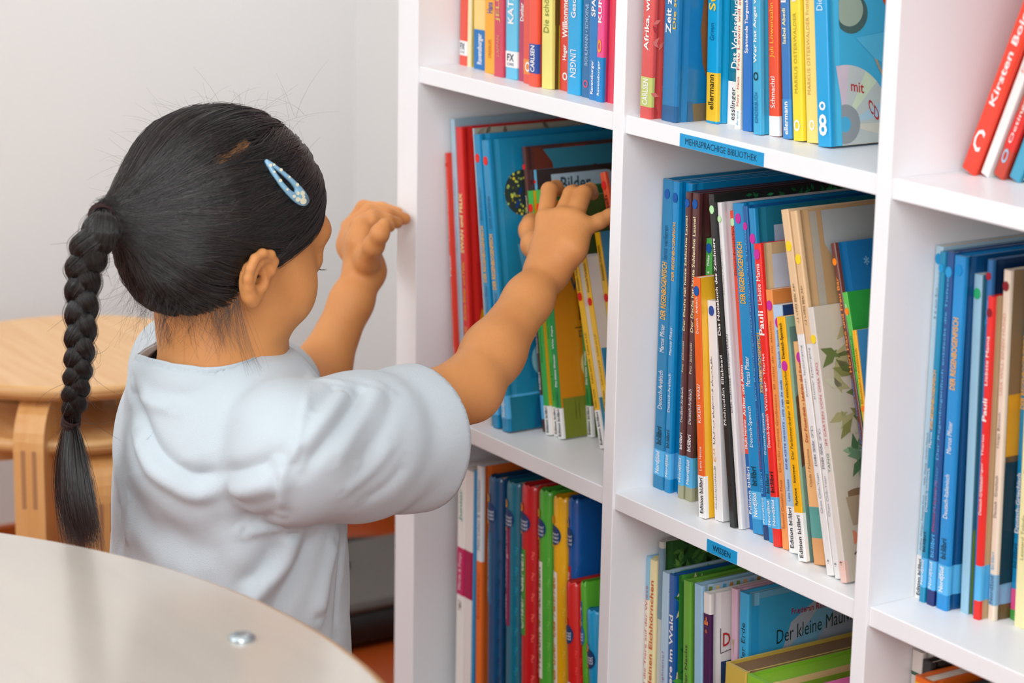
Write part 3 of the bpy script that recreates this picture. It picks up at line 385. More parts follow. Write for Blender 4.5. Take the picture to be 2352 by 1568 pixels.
eb('E23',.3321,.0480,.285,-17.3,5.8,1,'#6e382e','#1276b4',[],[('Herr Hase und Frau Bär',.62,.90,.55,'#f0944a','u',1),('Christa Kempter · Frauke Weldin',.35,.60,.5,'#5a8ad0','u'),('Deutsch-Französisch',.18,.33,.45,W_)],[(.945,'#ff8a1c')],[('t','*',.028,-.022,.008,'#7fb8e0'),('t','*',.030,-.06,.008,'#7fb8e0'),('t','*',.02,-.05,.006,'#7fb8e0'),('t','*',.018,-.085,.007,'#7fb8e0')],'brown backed book with blue cover leaning at the right divider')
eb('E24',.3417,.0480,.246,-18.0,5.6,0,'#58c04c','#2aa23c',[(0,.12,W_)],[('Wie Papa',.92,.96,.4,W_,'u'),('Deutsch - Französisch',.62,.85,.4,'#14602a')],[(.935,'#ff8a1c')],[('t','b',.034,-.033,.010,'#d8f0dc',.7)],'bright green paperback with an orange dot, right end of the central compartment',.2)
eb('E25',.3479,.0370,.216,-14.8,4.8,0,'#f8b41a','#3f93c8',[],[('Deutsch-Französisch',.72,.93,.45,'#7a5c10')],[(.70,'#ff7a10')],[],'yellow slim paperback at the far right of the central compartment',.2)
eb('F1',.3714,.0500,.2936,.1,8.4,0,'#b9d8e6',None,[(0,.125,W_)],[('Edition bi:libri',.01,.115,.45,K_,'u',1),('Andrea Wenger, Franziska Koch',.14,.30,.35,'#6a7c8c'),('Heike Wenzig · Caroline Meineck',.33,.48,.35,'#6a7c8c'),('lieb...',.8,.93,.3,'#8aa8b8')],[(.965,'#1a9cd8')],[],'pale blue slim paperback, first at the left in the middle right compartment',.21)
b_,t_=bs(lang='Deutsch-Italienisch',t=(.50,.67)); eb('F2',.3803,.0459,.2908,.1,6.6,1,'#0d8cb6',None,b_,t_,[(.955,'#1a9cd8')],[],'teal blue hardcover with gold lettering near the right compartment wall')
b_,t_=bs(True,lang='Deutsch-Italienisch'); eb('F3',.3885,.0469,.292,-.2,8.4,1,'#12508e',None,b_+[(0,.045,'#1c2c6c')],t_,[(.945,'#2a9cd8')],[],'navy hardcover with pale blue lettering in the middle right compartment')
b_,t_=bs(lang='Deutsch-Italienisch',t=(.63,.83)); eb('F4',.3991,.0474,.2907,-.6,12.2,1,'#0f8cd0','#0c4f84',b_,t_,[(.96,'#0f8cd0')],[],'bright blue hardcover with deep blue boards, middle right compartment')
eb('F5',.4167,.0580,.277,-1.7,8.6,0,'#9dc8dc','#3c7c90',[],[],[(.945,'#2fb070')],[('r',.002,0,.02,.07,'#7c9a30')],'pale blue backed book with teal and green cover',.21)
eb('F5b',.4262,.0610,.290,-1.6,6,1,'#2a6ea8','#122f54',[],[('Tiefsee',.82,.89,.5,'#3aa0e0','u',1)],[(.955,'#b01c30')],[],'navy book with a dark red dot behind the red one',.21)
eb('F6',.4331,.0560,.263,-1.5,6.6,1,'#ea2824','#c8a880',[(.06,.17,NB,'c'),(0,.06,'#e4281e')],[('Liebste Mama',.73,.88,.5,W_,'u',1),('Pauli',.62,.69,.7,W_,'u',1),('Weninger · Tharlet',.40,.58,.45,W_),('Deutsch-Griechisch',.33,.45,.5,W_)],[(.95,'#8c1c24')],[],'red hardcover with a dark dot, middle right compartment')
eb('F7',.4405,.0646,.2844,-1.5,7.6,1,'#ead9c4','#6a5234',[(.045,.135,'#7aa8c8','c')],[('LISA WILL EINEN HUND',.65,.88,.4,'#d8a088'),('Helga Bansch',.50,.60,.4,'#6a5c50'),('Deutsch - Griechisch',.30,.42,.4,'#5a4c44'),('bi:libri',.15,.20,.4,'#4aa0d8'),('NordSüd',.05,.13,.5,'#3c5a70','u')],[(.955,'#8c1c24')],[('r',.004,.18,.2,.2844,'#8a6c48'),('r',.004,.135,.2,.185,'#dc9c1c'),('r',.004,.03,.2,.13,'#1c3844')],'cream backed hardcover with brown, yellow and dark blocks on its cover')
eb('F8',.4490,.0809,.2892,-1.6,12,1,'#0f8cc0',None,[(.03,.09,'#e8508c'),(0,.03,'#4aa048')],[('DER REGENBOGENFISCH',.60,.8,.4,'#f6b32c','u',1,-.2),('bi:libri',.15,.22,.4,'#0a5a80','u',1,-.2),('Deutsch-Griechisch',.25,.42,.35,W_,'u',0,-.2)],[],[],'blue hardcover beside the pale yellow one, right frame edge')
eb('F9',.4620,.0726,.280,-1.7,12,1,'#eee5ac',None,[],[('Bunt geht der Frieden',.45,.7,.3,'#8a8450'),('Leonard Toledo',.2,.33,.3,'#8a8450')],[],[],'pale yellow hardcover at the right edge of the picture')
def gb(k,X,Y,H,l,th,hard,base,cover,bands,texts,dots,art,label,D=.22): TB[k]=(X,Y,H,l,2,th,hard,D,base,cover,bands,texts,dots,art,label)
gb('G1',-.3000,.0300,.2895,.2,14.5,1,'#ece8e2','#e6e0da',[(.52,.70,'#c01c5c','c'),(.02,.09,'#1c6a98')],[('Junior',.80,.92,.45,'#3a9c8a','u',1),('Pferde & Ponys',.54,.68,.45,'#e8c8d0','u',1),('34',.46,.50,.4,'#7a6a40','h')],[],[],'white hardcover with a magenta band, left end of the lower left compartment')
gb('G2',-.2848,.0302,.2900,.1,14.5,1,'#e9e3de','#ddd4ce',[(.52,.70,'#a8164e','c')],[],[],[],'white hardcover sharing the magenta band, second from the left at the bottom')
gb('G3',-.2682,.0300,.2930,0,4.6,0,'#1c8ec4','#2a8cc0',[],[],[],[],'thin bright blue booklet in the lower left compartment')
gb('G4a',-.2590,.0300,.3002,-.8,9.6,1,'#dfe4e6','#e8702a',[(0,.66,'#e8702a','c')],[('Mein Leben & Geschichten',.70,.95,.5,'#4a7c9c'),('Entdecker',.45,.62,.5,'#c84818')],[],[],'pale and orange slim book beside the navy ring binder book')
WG=lambda s,v0,v1,lc,tc: ([(.0,.0001,'#000000')],[(s,v0,v1,.30,tc,'u',1,-.27)])
def swirl(c,n=14):
    o=[]
    for i in range(n):
        u=.006+(i%2)*.007+.004; v=.01+i*.02; o+=[('l',[(u-.002,v+.003),(u-.0012,v+.0055),(u+.0012,v+.0055),(u+.0018,v+.003),(u+.0004,v+.001)],.0011,c)]
    return o
def wb(k,X,Y,H,l,th,base,lab,lcol,tcol,s,v0,v1,dk,label,badge='#123f70'):
    gb(k,X,Y,H,l,th,'ring',base,None,[],[(s,v0,v1,.3,tcol)],[],[lcol,dk,badge],label)
wb('G4',-.2440,.0300,.2936,-.9,25,'#0d4a74','',  '#1d6a92','#c8dce4','Mein Computer',.56,.78,'#0a3a5e','navy ring-bound book in the lower left compartment')
wb('G5',-.2085,.0300,.2973,-1.2,24,'#0f6f86','',  '#8e1c50','#e8b8c8','Unser Kindergarten',.51,.83,'#1a90aa','teal ring-bound book with a plum label')
wb('G6',-.1795,.0300,.3015,-1.6,26,'#cc1a20','',  '#3f9a34','#e6f2d8','Unser Garten',.50,.76,'#ee5a52','red ring-bound book with a green label')
wb('G7',-.1440,.0300,.3044,-2.2,21,'#4fae34','',  '#f2efe8','#6c8a2c','Warum wir schlafen',.38,.74,'#6cc04a','green ring-bound book with a white label')
wb('G8',-.1180,.0300,.3045,-2.5,23,'#f9b80c','',  '#f4efe0','#e08a1c','Alles über das Fahrrad',.33,.73,'#fcc83a','yellow ring-bound book with a white label')
wb('G9',-.0903,.0300,.3100,-2.5,17,'#0a58a4','',  '#cc1c2c','#f2dcdc','zu Hause',.62,.76,'#1468b8','blue ring-bound book with a red label beside the yellow one')
wb('G10',-.0668,.0150,.2332,-4,19,'#d8201c','',  '#eceae4','#3a3a40','Weltraumforscher',.15,.55,'#ee4034','small red ring-bound book in front of the blue one')
wb('G12',-.0430,.0200,.2378,-4.8,9,'#58b02c','',  '#1c6cb0','#e8f4f8','2-4',.80,.9,'#7cc840','small green ring-bound book, its top showing above the light blue one','#1c6cb0')
wb('G11',-.0290,.0170,.2146,-6.0,21,'#0fa0d4','',  '#f0e8e4','#d84838','Was macht der Winter?',.2,.52,'#2cb0de','small light blue ring-bound book at the divider')
gb('H1',.0207,.0400,.2833,-.7,5.8,1,'#8fc8e4','#f0dc9a',[(.30,.85,'#f3ead4'),(0,.30,'#f4d488')],[('Der kleine Marienkäfer und die Tiere auf der Wiese',.18,.90,.55,'#d2564a','u')],[],[],'pale blue and cream slim book, first at the left of the lower middle compartment')
gb('H2',.0270,.0400,.2820,-.8,9.8,1,'#f4e8b0','#ecd98a',[(.1,.5,'#f2b04a'),(0,.1,'#f0cc50')],[('Vom Leben der kleinen Eichhörnchen',.25,.93,.55,'#d05a24','u',1)],[],[],'cream to orange book right of the pale blue slim one')
gb('H3',.0390,.0420,.3021,-1.1,6,1,'#c9cdc4','#2f5a28',[(.75,.98,'#7a95a4')],[],[],leaves(120,.014,.10,.25,.30,['#4a7a34','#23461c','#6a9440','#1c3416'],.006),'tall dark green forest picture book with a frayed top edge')
gb('H4',.0470,.0400,.2759,-.9,10.5,1,'#b2cfe2','#8fb45c',[],[('Wer summt die kleine Honigbiene?',.2,.72,.35,'#a85a7c','u')],[],leaves(40,.004,.08,.25,.275,['#4a9c3c','#74b454','#b0d4e4'],.007),'light blue picture book with green leaves near its top')
gb('H5',.0613,.0400,.2766,-1.6,10.2,1,'#0d5aa4','#4f9c3c',[],[('Der Fuchs und die Tiere im Wald',.2,.86,.55,W_,'u',1)],[],[('r',.004,.0,.022,.115,'#f0c030'),('r',.004,.115,.04,.27,'#3c8c34')]+leaves(60,.004,.03,.13,.27,['#1c6c34','#58b044','#e8dcb0','#2a8c3c'],.007)+[('l',[(.006,.10),(.012,.085),(.02,.09)],.002,'#34502c'),('r',.004,.0,.022,.06,'#a8c0b8')],'dark blue backed book with leafy green and yellow cover')
gb('H7',.0875,.0400,.2777,-2.5,11,1,'#6cae3e','#7cb444',[(0,.48,'#e08234','c'),(.46,.52,'#b8983c','c')],[('Die kleine Eule und die Tiere der Nacht',.2,.78,.32,'#4a4420','u',1)],[],[],'green to orange book in the lower middle compartment')
gb('H8',.1061,.0400,.2793,-3.0,12,1,'#9cc8e2','#a9c9dd',[(0,.2,'#7ca8c4')],[('kleine Freunde',.22,.45,.45,'#b8404c','u')],[],[('l',[(.0+i*.008+.006,-.03),(.0+i*.008+.01,-.002)],.004,c) for i,c in enumerate(['#7a8a3c','#e8c890','#4a9cc0','#b88040','#7a8a3c','#dca060','#8ab4d0','#b88040'])]+[('p',[(.004,.18),(.02,.185),(.014,.195),(.004,.20)],'#8ca43c')],'light blue picture book with green edge, left of the white encyclopedia')
gb('H9',.1190,.0400,.2751,-2.8,10.5,1,'#ece8e2','#e8e4e0',[(.52,.93,'#4a2450')],[('Tag und Nacht',.2,.5,.5,'#3a3a5c','d',1),('*',.85,.92,.5,'#f08a3c','h',1),('*',.62,.68,.5,'#f0a040','h',1)],[],[('t','DK',.0145,-.052,.013,'#b82c30',.7),('l',[(.012,-.034),(.012,-.058),(.024,-.056),(.036,-.058)],.0008,'#2a2a30'),('r',.0125,-.104,.032,-.066,'#123a60'),('e',.0195,-.092,.005,.006,'#f4b818'),('r',.015,.0,.035,.155,'#2c7c84'),('r',.02,.0,.035,.148,'#e8e4e0')],'white encyclopedia with a dark photo panel on its cover')
gb('H10',.1350,.0600,.2803,-3.0,8.5,1,'#d9b3c4','#cfa8ba',[],[('Y',.78,.83,.45,'#b0a850','h')],[],[],'lilac pink book between the white encyclopedia and the light blue book')
gb('H11',.1447,.0600,.2806,-2.4,13,1,'#3aaede','#6fb4d4',[(0,.55,'#e6eaec'),(.55,.75,'#8fcbe6')],[('Maulwurf und die Tiere unter der Erde',.3,.9,.4,'#22303a','u')],[],
   [('r',.004,-.012,.2,-.0,'#2ba4dc'),('r',.0125,.0,.2,-.006,'#b4bcc4'),('p',[(.0125,-.006),(.10,-.006),(.05,-.035),(.028,-.09),(.0125,-.12)],'#3fabd8'),('p',[(.0125,-.09),(.03,-.07),(.06,-.05),(.10,-.008),(.12,-.008),(.06,-.085),(.02,-.125)],'#86bfd8'),
    ('t','Friederun Reichenstetter',.050,-.028,.006,'#a82034',.8),('t','Der kleine Maulwurf',.033,-.053,.0135,'#20382c',.66,.008),('t','und die Tiere unter der Erde',.027,-.087,.0120,'#20382c',.66,.010)],'light blue hardcover with big dark handwritten lettering on its cover')
gb('H12',.1640,.0220,.2302,.0,30,1,'#c9ae4c','#8a6c4c',[],[('T',.8,.84,.2,'#4a3c14','h')],[],[('r',.004,-.03,.2,-.0,'#86684a')],'thick mustard yellow board book standing in front of the light blue one')
gb('H13',.1995,.0220,.2294,-1.2,30,1,'#8cc034','#ead08c',[],[],[],[('r',.004,-.006,.2,-.0,'#8cc034')],'thick lime green board book right of the mustard one')
gb('H14',.2950,.0220,.2430,-6.0,30,1,'#e87ab0','#e084b4',[],[('D',.8,.9,.35,'#7a1c58','h')],[],[],'thick pink board book leaning near the right divider')
gb('I1',.3722,.0500,.306,0,13,1,'#e9e6dc',None,[(.93,.94,'#3f6a54'),(.89,.90,'#3f6a54'),(.85,.86,'#3f6a54'),(.79,.80,'#3f6a54')],[],[],[],'white book with thin green stripes in the lower right compartment')
gb('I4',.3870,.0480,.302,0,12,1,'#1c1c1e',None,[],[],[],[],'black book beside the green-striped white one')
gb('I2',.4005,.0280,.297,0,20,1,'#e86a1c',None,[(.93,.985,'#f0b020'),(.80,.84,'#f0b020')],[('8',.92,.96,.5,'#f4c438','h',1),('8',.87,.9,.5,'#f4c438','h',1)],[],[],'orange book with yellow ornaments in the lower right compartment')
gb('I3',.4270,.0280,.292,0,26,1,'#1b2c38',None,[],[],[],[],'glossy near-black book at the right in the lower right compartment')
gb('I5',.4550,.0400,.290,0,10,1,'#a02420',None,[],[],[],[],'dark red book beside the glossy near-black one')
gb('I6',.4680,.0400,.288,0,16,1,'#12383c',None,[],[],[],[],'dark green book at the frame corner, lower right compartment')
def ring_book(key, label, T_, H, D, base, lcol, dk, badge, text, grp):
    """picture book bound over a wire comb: a soft rounded wrap round the spine"""
    root = thing('ring_bound_book', label, 'book', group=grp)
    m = mat(base, 0.28, 0.5, 0.06, 30, coat=0.4); mb = MB(); n = 14; r = T_ / 2
    pr = [(0, D), (0, r * 1.1)] + [(r - r * math.cos(a), r - r * math.sin(a)) for a in [PI * i / n for i in range(n + 1)]] + [(T_, r * 1.1), (T_, D)]
    zs = [0, H * .3, H * .6, H * .985, H * .995, H]; ins = [0, 0, 0, 0, .0008, .0022]; N = len(pr); vs = []
    for z, q in zip(zs, ins): vs += [(min(max(x, q), T_ - q), y + (q if y < D else 0), z + (0.0012 * math.sin(x * 900 + y * 300) if z == H else 0)) for x, y in pr]
    mb.add(vs, [(k * N + i + 1, k * N + i, (k + 1) * N + i, (k + 1) * N + i + 1) for k in range(len(zs) - 1) for i in range(N - 1)], m, True)
    def onsp(u, dv=0.0004):      # u: angle share 0..1 round the spine
        a = PI * u; return (r - (r + dv) * math.cos(a), r - (r + dv) * math.sin(a))
    def patch(u0, u1, v0, v1, c, dv=0.0004):
        k = 8; q = [onsp(u0 + (u1 - u0) * i / k, dv) for i in range(k + 1)]
        mb.add([(x, y, v0 * H) for x, y in q] + [(x, y, v1 * H) for x, y in q], [(i, i + 1, k + 2 + i, k + 1 + i) for i in range(k)], mat(c, 0.3, 0.5, 0.04))
    s, v0, v1, hf, tc = text
    pv = 0.02
    patch(.18, .56, v0 - pv, v1 + pv, lcol)
    v, f, a = text_mesh(s, 0.018)
    vv = []
    for p in v:
        x, y = onsp(.50 - .25 * p[1], 0.0007); vv.append((x, y, (v0 + (v1 - v0) * p[0]) * H))
    mb.add(vv, f, mat(tc, 0.4))
    # round badge with a loop above it
    def disc(uc, vc, ru, rv, c, dv):
        vs = [(*onsp(uc, dv), vc * H)]
        for q_ in (.25, .5, .75, 1): vs += [(*onsp(uc + q_ * ru * math.cos(2 * PI * i / 24), dv), (vc * H + q_ * rv * math.sin(2 * PI * i / 24))) for i in range(24)]
        mb.add(vs, [(0, 1 + i, 1 + (i + 1) % 24) for i in range(24)] + [(1 + k_ * 24 + i, 25 + k_ * 24 + i, 25 + k_ * 24 + (i + 1) % 24, 1 + k_ * 24 + (i + 1) % 24) for k_ in range(3) for i in range(24)], mat(c, 0.3))
    if H > .28: bc = .895
    else: bc = .80
    disc(.45, bc - .022, .25, .010, badge, 0.0009); disc(.36, bc + .028, .12, .0045, '#f4a81c', 0.0012); disc(.36, bc + .028, .06, .0022, base, 0.0014); disc(.4, bc - .058, .04, .0016, '#f4a81c', 0.0012)
    for i, wd in enumerate(('Wieso?', 'Weshalb?', 'Warum?')):
        q = text_mesh(wd, 0.012); vv = [(*onsp(.27 + .36 * p[0], 0.0013), (bc - .008 - .0125 * (i + 1)) * H + .0026 * p[1]) for p in q[0]]
        mb.add(vv, q[1], mat('#e6eef4', 0.4))
    k = 0; v = .03      # faint question marks scattered down the wrap
    while v < (bc - .1):
        uc = .72 + (k % 2) * .16; q = text_mesh('?', 0.01)
        mb.add([(*onsp(uc + .10 * p[0], 0.0005), v * H + .0085 * p[1]) for p in q[0]], q[1], mat(dk, 0.35)); v += .036; k += 1
    mb.build('cover', root)
    pg = MB(); pg.box((0.002, r * 1.2, 0.004), (T_ - 0.002, D - 0.002, H - 0.006), PAGE); pg.build('page_block', root)
    wr = MB(); hel = [(r + (r - .003) * .8 * math.cos(t), r * 1.05 + (r - .003) * .8 * math.sin(t), .008 + (H - .016) * t / (2 * PI * 26)) for t in [i * PI / 5 for i in range(26 * 10 + 1)]]
    wr.tube(hel, 0.0006, mat('#d8d8dc', 0.3, metal=0.8), 5); wr.build('wire_spiral', root)
    return root
for key, r in TB.items():
    X, Y, H, lean, row, th, hard, D, base, cover, bands, texts, dots, art, label = r
    T_ = th / 1000
    if hard == 'ring': b = ring_book(key, label, T_, H, D, base, art[0], art[1], art[2], texts[0], GRP[key[0]])
    else: b = make_book(key, label, T_, H, D, bool(hard), base, cover, bands, texts, dots, art, group=GRP[key[0]])
    place(b, X, Y, lean, row, T_)
# ------------------------------------------------------------------ furniture
WOOD = bpy.data.materials.new('beech'); WOOD.use_nodes = True
def wood_nodes(m, c1, c2, scale, rough, coat):
    nt = m.node_tree; b = nt.nodes['Principled BSDF']; tc = nt.nodes.new('ShaderNodeTexCoord'); mp = nt.nodes.new('ShaderNodeMapping')
    mp.inputs['Scale'].default_value = scale; nt.links.new(tc.outputs['Object'], mp.inputs['Vector'])
    n = nt.nodes.new('ShaderNodeTexNoise'); n.inputs['Scale'].default_value = 6; n.inputs['Detail'].default_value = 5; nt.links.new(mp.outputs['Vector'], n.inputs['Vector'])
    r = nt.nodes.new('ShaderNodeValToRGB'); r.color_ramp.elements[0].position = 0.3; r.color_ramp.elements[0].color = lin(c1); r.color_ramp.elements[1].position = 0.7; r.color_ramp.elements[1].color = lin(c2)
    nt.links.new(n.outputs['Fac'], r.inputs['Fac']); nt.links.new(r.outputs['Color'], b.inputs['Base Color'])
    b.inputs['Roughness'].default_value = rough; b.inputs['Coat Weight'].default_value = coat; b.inputs['Coat Roughness'].default_value = 0.12
wood_nodes(WOOD, '#dfa867', '#ecbd83', (1, 14, 1), 0.4, 0.4)
LEGW = bpy.data.materials.new('beech_leg'); LEGW.use_nodes = True; wood_nodes(LEGW, '#d69a55', '#e6b273', (14, 14, 0.8), 0.38, 0.5)
PLY = bpy.data.materials.new('ply_edge'); PLY.use_nodes = True; wood_nodes(PLY, '#b5773a', '#e8bd80', (0.6, 0.6, 60), 0.45, 0.2)
TABM = bpy.data.materials.new('table_laminate'); TABM.use_nodes = True; wood_nodes(TABM, '#bdb4a9', '#c4bbae', (1, 5, 1), 0.35, 1.0)
TABM.node_tree.nodes['Principled BSDF'].inputs['Coat Roughness'].default_value = 0.16; TABM.node_tree.nodes['Principled BSDF'].inputs['Coat IOR'].default_value = 1.75
def disc(mb, c, r, z0, z1, m, n=96, edge=None, bev=0.002):
    rings = [(r - bev, z0), (r, z0 + bev), (r, z1 - bev), (r - bev * .3, z1 - bev * .3), (r - bev, z1)]
    vs = []
    for rr, z in rings: vs += [(c[0] + rr * math.cos(2 * PI * i / n), c[1] + rr * math.sin(2 * PI * i / n), z) for i in range(n)]
    mb.add(vs, [(k * n + i, k * n + (i + 1) % n, (k + 1) * n + (i + 1) % n, (k + 1) * n + i) for k in range(4) for i in range(n)], edge or m, True)
    mb.add(vs[-n:], [tuple(range(n))], m); mb.add(vs[:n], [tuple(range(n))[::-1]], m)
def bent_leg(ang, R, zt, w, t, reach=0.11):
    """bentwood L leg: a flat bar that runs in under the seat and turns down to the floor"""
    mb = MB(); rb = 0.032; path = [(R - reach, zt - t / 2)]
    for k in range(9):
        a = PI / 2 * k / 8; path.append((R - rb + rb * math.sin(a), zt - t / 2 - rb + rb * math.cos(a)))
    path.append((R, zt * .5)); path.append((R, 0.0))
    vs = []
    for i, (x, z) in enumerate(path):
        a = Vector(path[max(i - 1, 0)]); b = Vector(path[min(i + 1, len(path) - 1)]); d = (b - a).normalized(); n = Vector((-d.y, d.x))
        n = -n if n.dot(Vector((1, 1))) < 0 else n
        for q, s in ((-1, 1), (1, 1), (1, -1), (-1, -1)): vs.append((x + n.x * t / 2 * s, q * w / 2, z + n.y * t / 2 * s))
    N = len(path); fs = [(i * 4 + k, i * 4 + (k + 1) % 4, (i + 1) * 4 + (k + 1) % 4, (i + 1) * 4 + k) for i in range(N - 1) for k in range(4)]
    fs += [(0, 1, 2, 3)[::-1], tuple((N - 1) * 4 + k for k in (0, 1, 2, 3))]
    mb.add(vs, fs, LEGW)
    # finger joint slots on the knee
    for q in (-0.18, 0.18):
        mb.box((R + t / 2 - .0004, q * w - w * .07, zt - .118), (R + t / 2 + .0004, q * w + w * .07, zt - .052), mat('#b08058', 0.5))
    o = mb.build('leg', None, 0.004, 3); o.rotation_euler = (0, 0, ang); return o
def make_stool(label, loc, H, R, ang0):
    t = thing('stacking_stool', label, 'stool', loc, group='stacked stools by the wall')
    mb = MB(); disc(mb, (0, 0), R, H - 0.016, H, WOOD, edge=PLY, bev=0.005); mb.build('seat', t)
    for k in range(4):
        l = bent_leg(math.radians(ang0 + 90 * k), R * 0.93, H - 0.0163, 0.034, 0.044); l.parent = t
    return t
SX, SY = -0.784, -0.184
make_stool('beech plywood stool, topmost of the stack by the white wall', (SX, SY, FLOOR + 0.062), 0.311, 0.173, -40)
make_stool('beech plywood stool nested under another in the stack by the wall', (SX - 0.004, SY + 0.002, FLOOR), 0.311, 0.173, -14)
# the low round table in front
t = thing('round_table', 'low round beech table with a glossy pale top in front of the girl', 'table', (0.34, -1.03, FLOOR))
mb = MB(); disc(mb, (0, 0), 0.55, 0.429, 0.451, TABM, 160, edge=WOOD, bev=0.009); mb.build('tabletop', t)
for k in range(4):
    a = math.radians(45 + 90 * k); mb = MB(); x, y = .42 * math.cos(a), .42 * math.sin(a)
    mb.tube([(x * 1.04, y * 1.04, 0), (x, y, 0.4285)], [0.019, 0.026], LEGW, 24); mb.build('leg', t)
mb = MB(); sx, sy = 0.3224 - 0.34, -0.5396 + 1.03
prof = [(0.0095, 0.4513), (0.0095, 0.4530), (0.0075, 0.4545), (0.004, 0.4552), (0.0, 0.4554)]
n = 24; vs = []
for r, z in prof[:-1]: vs += [(sx + r * math.cos(2 * PI * i / n), sy + r * math.sin(2 * PI * i / n), z) for i in range(n)]
vs.append((sx, sy, prof[-1][1]))
mb.add(vs, [(k * n + i, k * n + (i + 1) % n, (k + 1) * n + (i + 1) % n, (k + 1) * n + i) for k in range(3) for i in range(n)] + [(3 * n + i, 3 * n + (i + 1) % n, 4 * n) for i in range(n)], mat('#b9c4c8', 0.25, metal=0.9), True)
mb.build('screw_cap', t)['label'] = 'small metal cap of a bolt in the tabletop'
# dark device on the floor and its cables
t = thing('floor_device', 'low dark grey appliance with rounded corners on the orange floor behind the girl', 'appliance', (-0.735, 0.13, FLOOR))
def rbox(mb, hx, hy, z0, z1, r, m, n=8, bev=.006):
    ring = []
    for cx, cy, a0 in ((hx - r, hy - r, 0), (-hx + r, hy - r, 90), (-hx + r, -hy + r, 180), (hx - r, -hy + r, 270)):
        for k in range(n + 1): a = math.radians(a0 + 90 * k / n); ring.append((cx, cy, math.cos(a), math.sin(a)))
    N = len(ring); vs = []
    for rr, z in ((r - bev, z0), (r, z0 + bev), (r, z1 - bev), (r - bev, z1)): vs += [(cx + rr * c, cy + rr * s, z) for cx, cy, c, s in ring]
    mb.add(vs, [(k * N + i, k * N + (i + 1) % N, (k + 1) * N + (i + 1) % N, (k + 1) * N + i) for k in range(3) for i in range(N)], m, True)
    mb.add(vs[-N:], [tuple(range(N))], m); mb.add(vs[:N], [tuple(range(N))[::-1]], m)
mb = MB(); rbox(mb, 0.105, 0.20, 0.006, 0.046, 0.045, mat('#161416', 0.35)); mb.build('housing', t)
mb = MB(); rbox(mb, 0.107, 0.202, 0.0462, 0.060, 0.047, mat('#56514c', 0.55)); mb.build('lid', t)
mb = MB(); mb.tube([(-.02, .02, .0602), (-.02, .02, .068)], .010, mat('#0c0c0e', 0.4), 20); mb.build('knob', t)
for pts in ([(-1.06, 0.15, 0), (-1.0, 0.24, 0), (-0.965, 0.30, .004), (-0.95, 0.37, 0)], [(-1.04, 0.12, 0), (-.965, 0.24, 0), (-0.93, 0.30, 0), (-0.90, 0.375, 0)]):
    mb = MB(); P = [Vector((p[0], p[1], FLOOR + 0.0052 + p[2])) for p in pts]; Q = []
    for i in range(len(P) - 1):
        a = P[max(i - 1, 0)]; b = P[i]; c = P[i + 1]; d = P[min(i + 2, len(P) - 1)]
        for s in range(6): u = s / 6; Q.append(0.5 * ((2 * b) + (c - a) * u + (2 * a - 5 * b + 4 * c - d) * u * u + (3 * b - a - 3 * c + d) * u ** 3))
    Q.append(P[-1]); mb.tube(Q, 0.005, mat('#1a1716', 0.5), 8)
    o = mb.build('power_cable'); tag(o, 'black cable lying on the orange floor ' + ('nearest the back wall' if pts[0][0] < -1.05 else 'just in front of the other cable'), 'cable', 'cables on the floor')
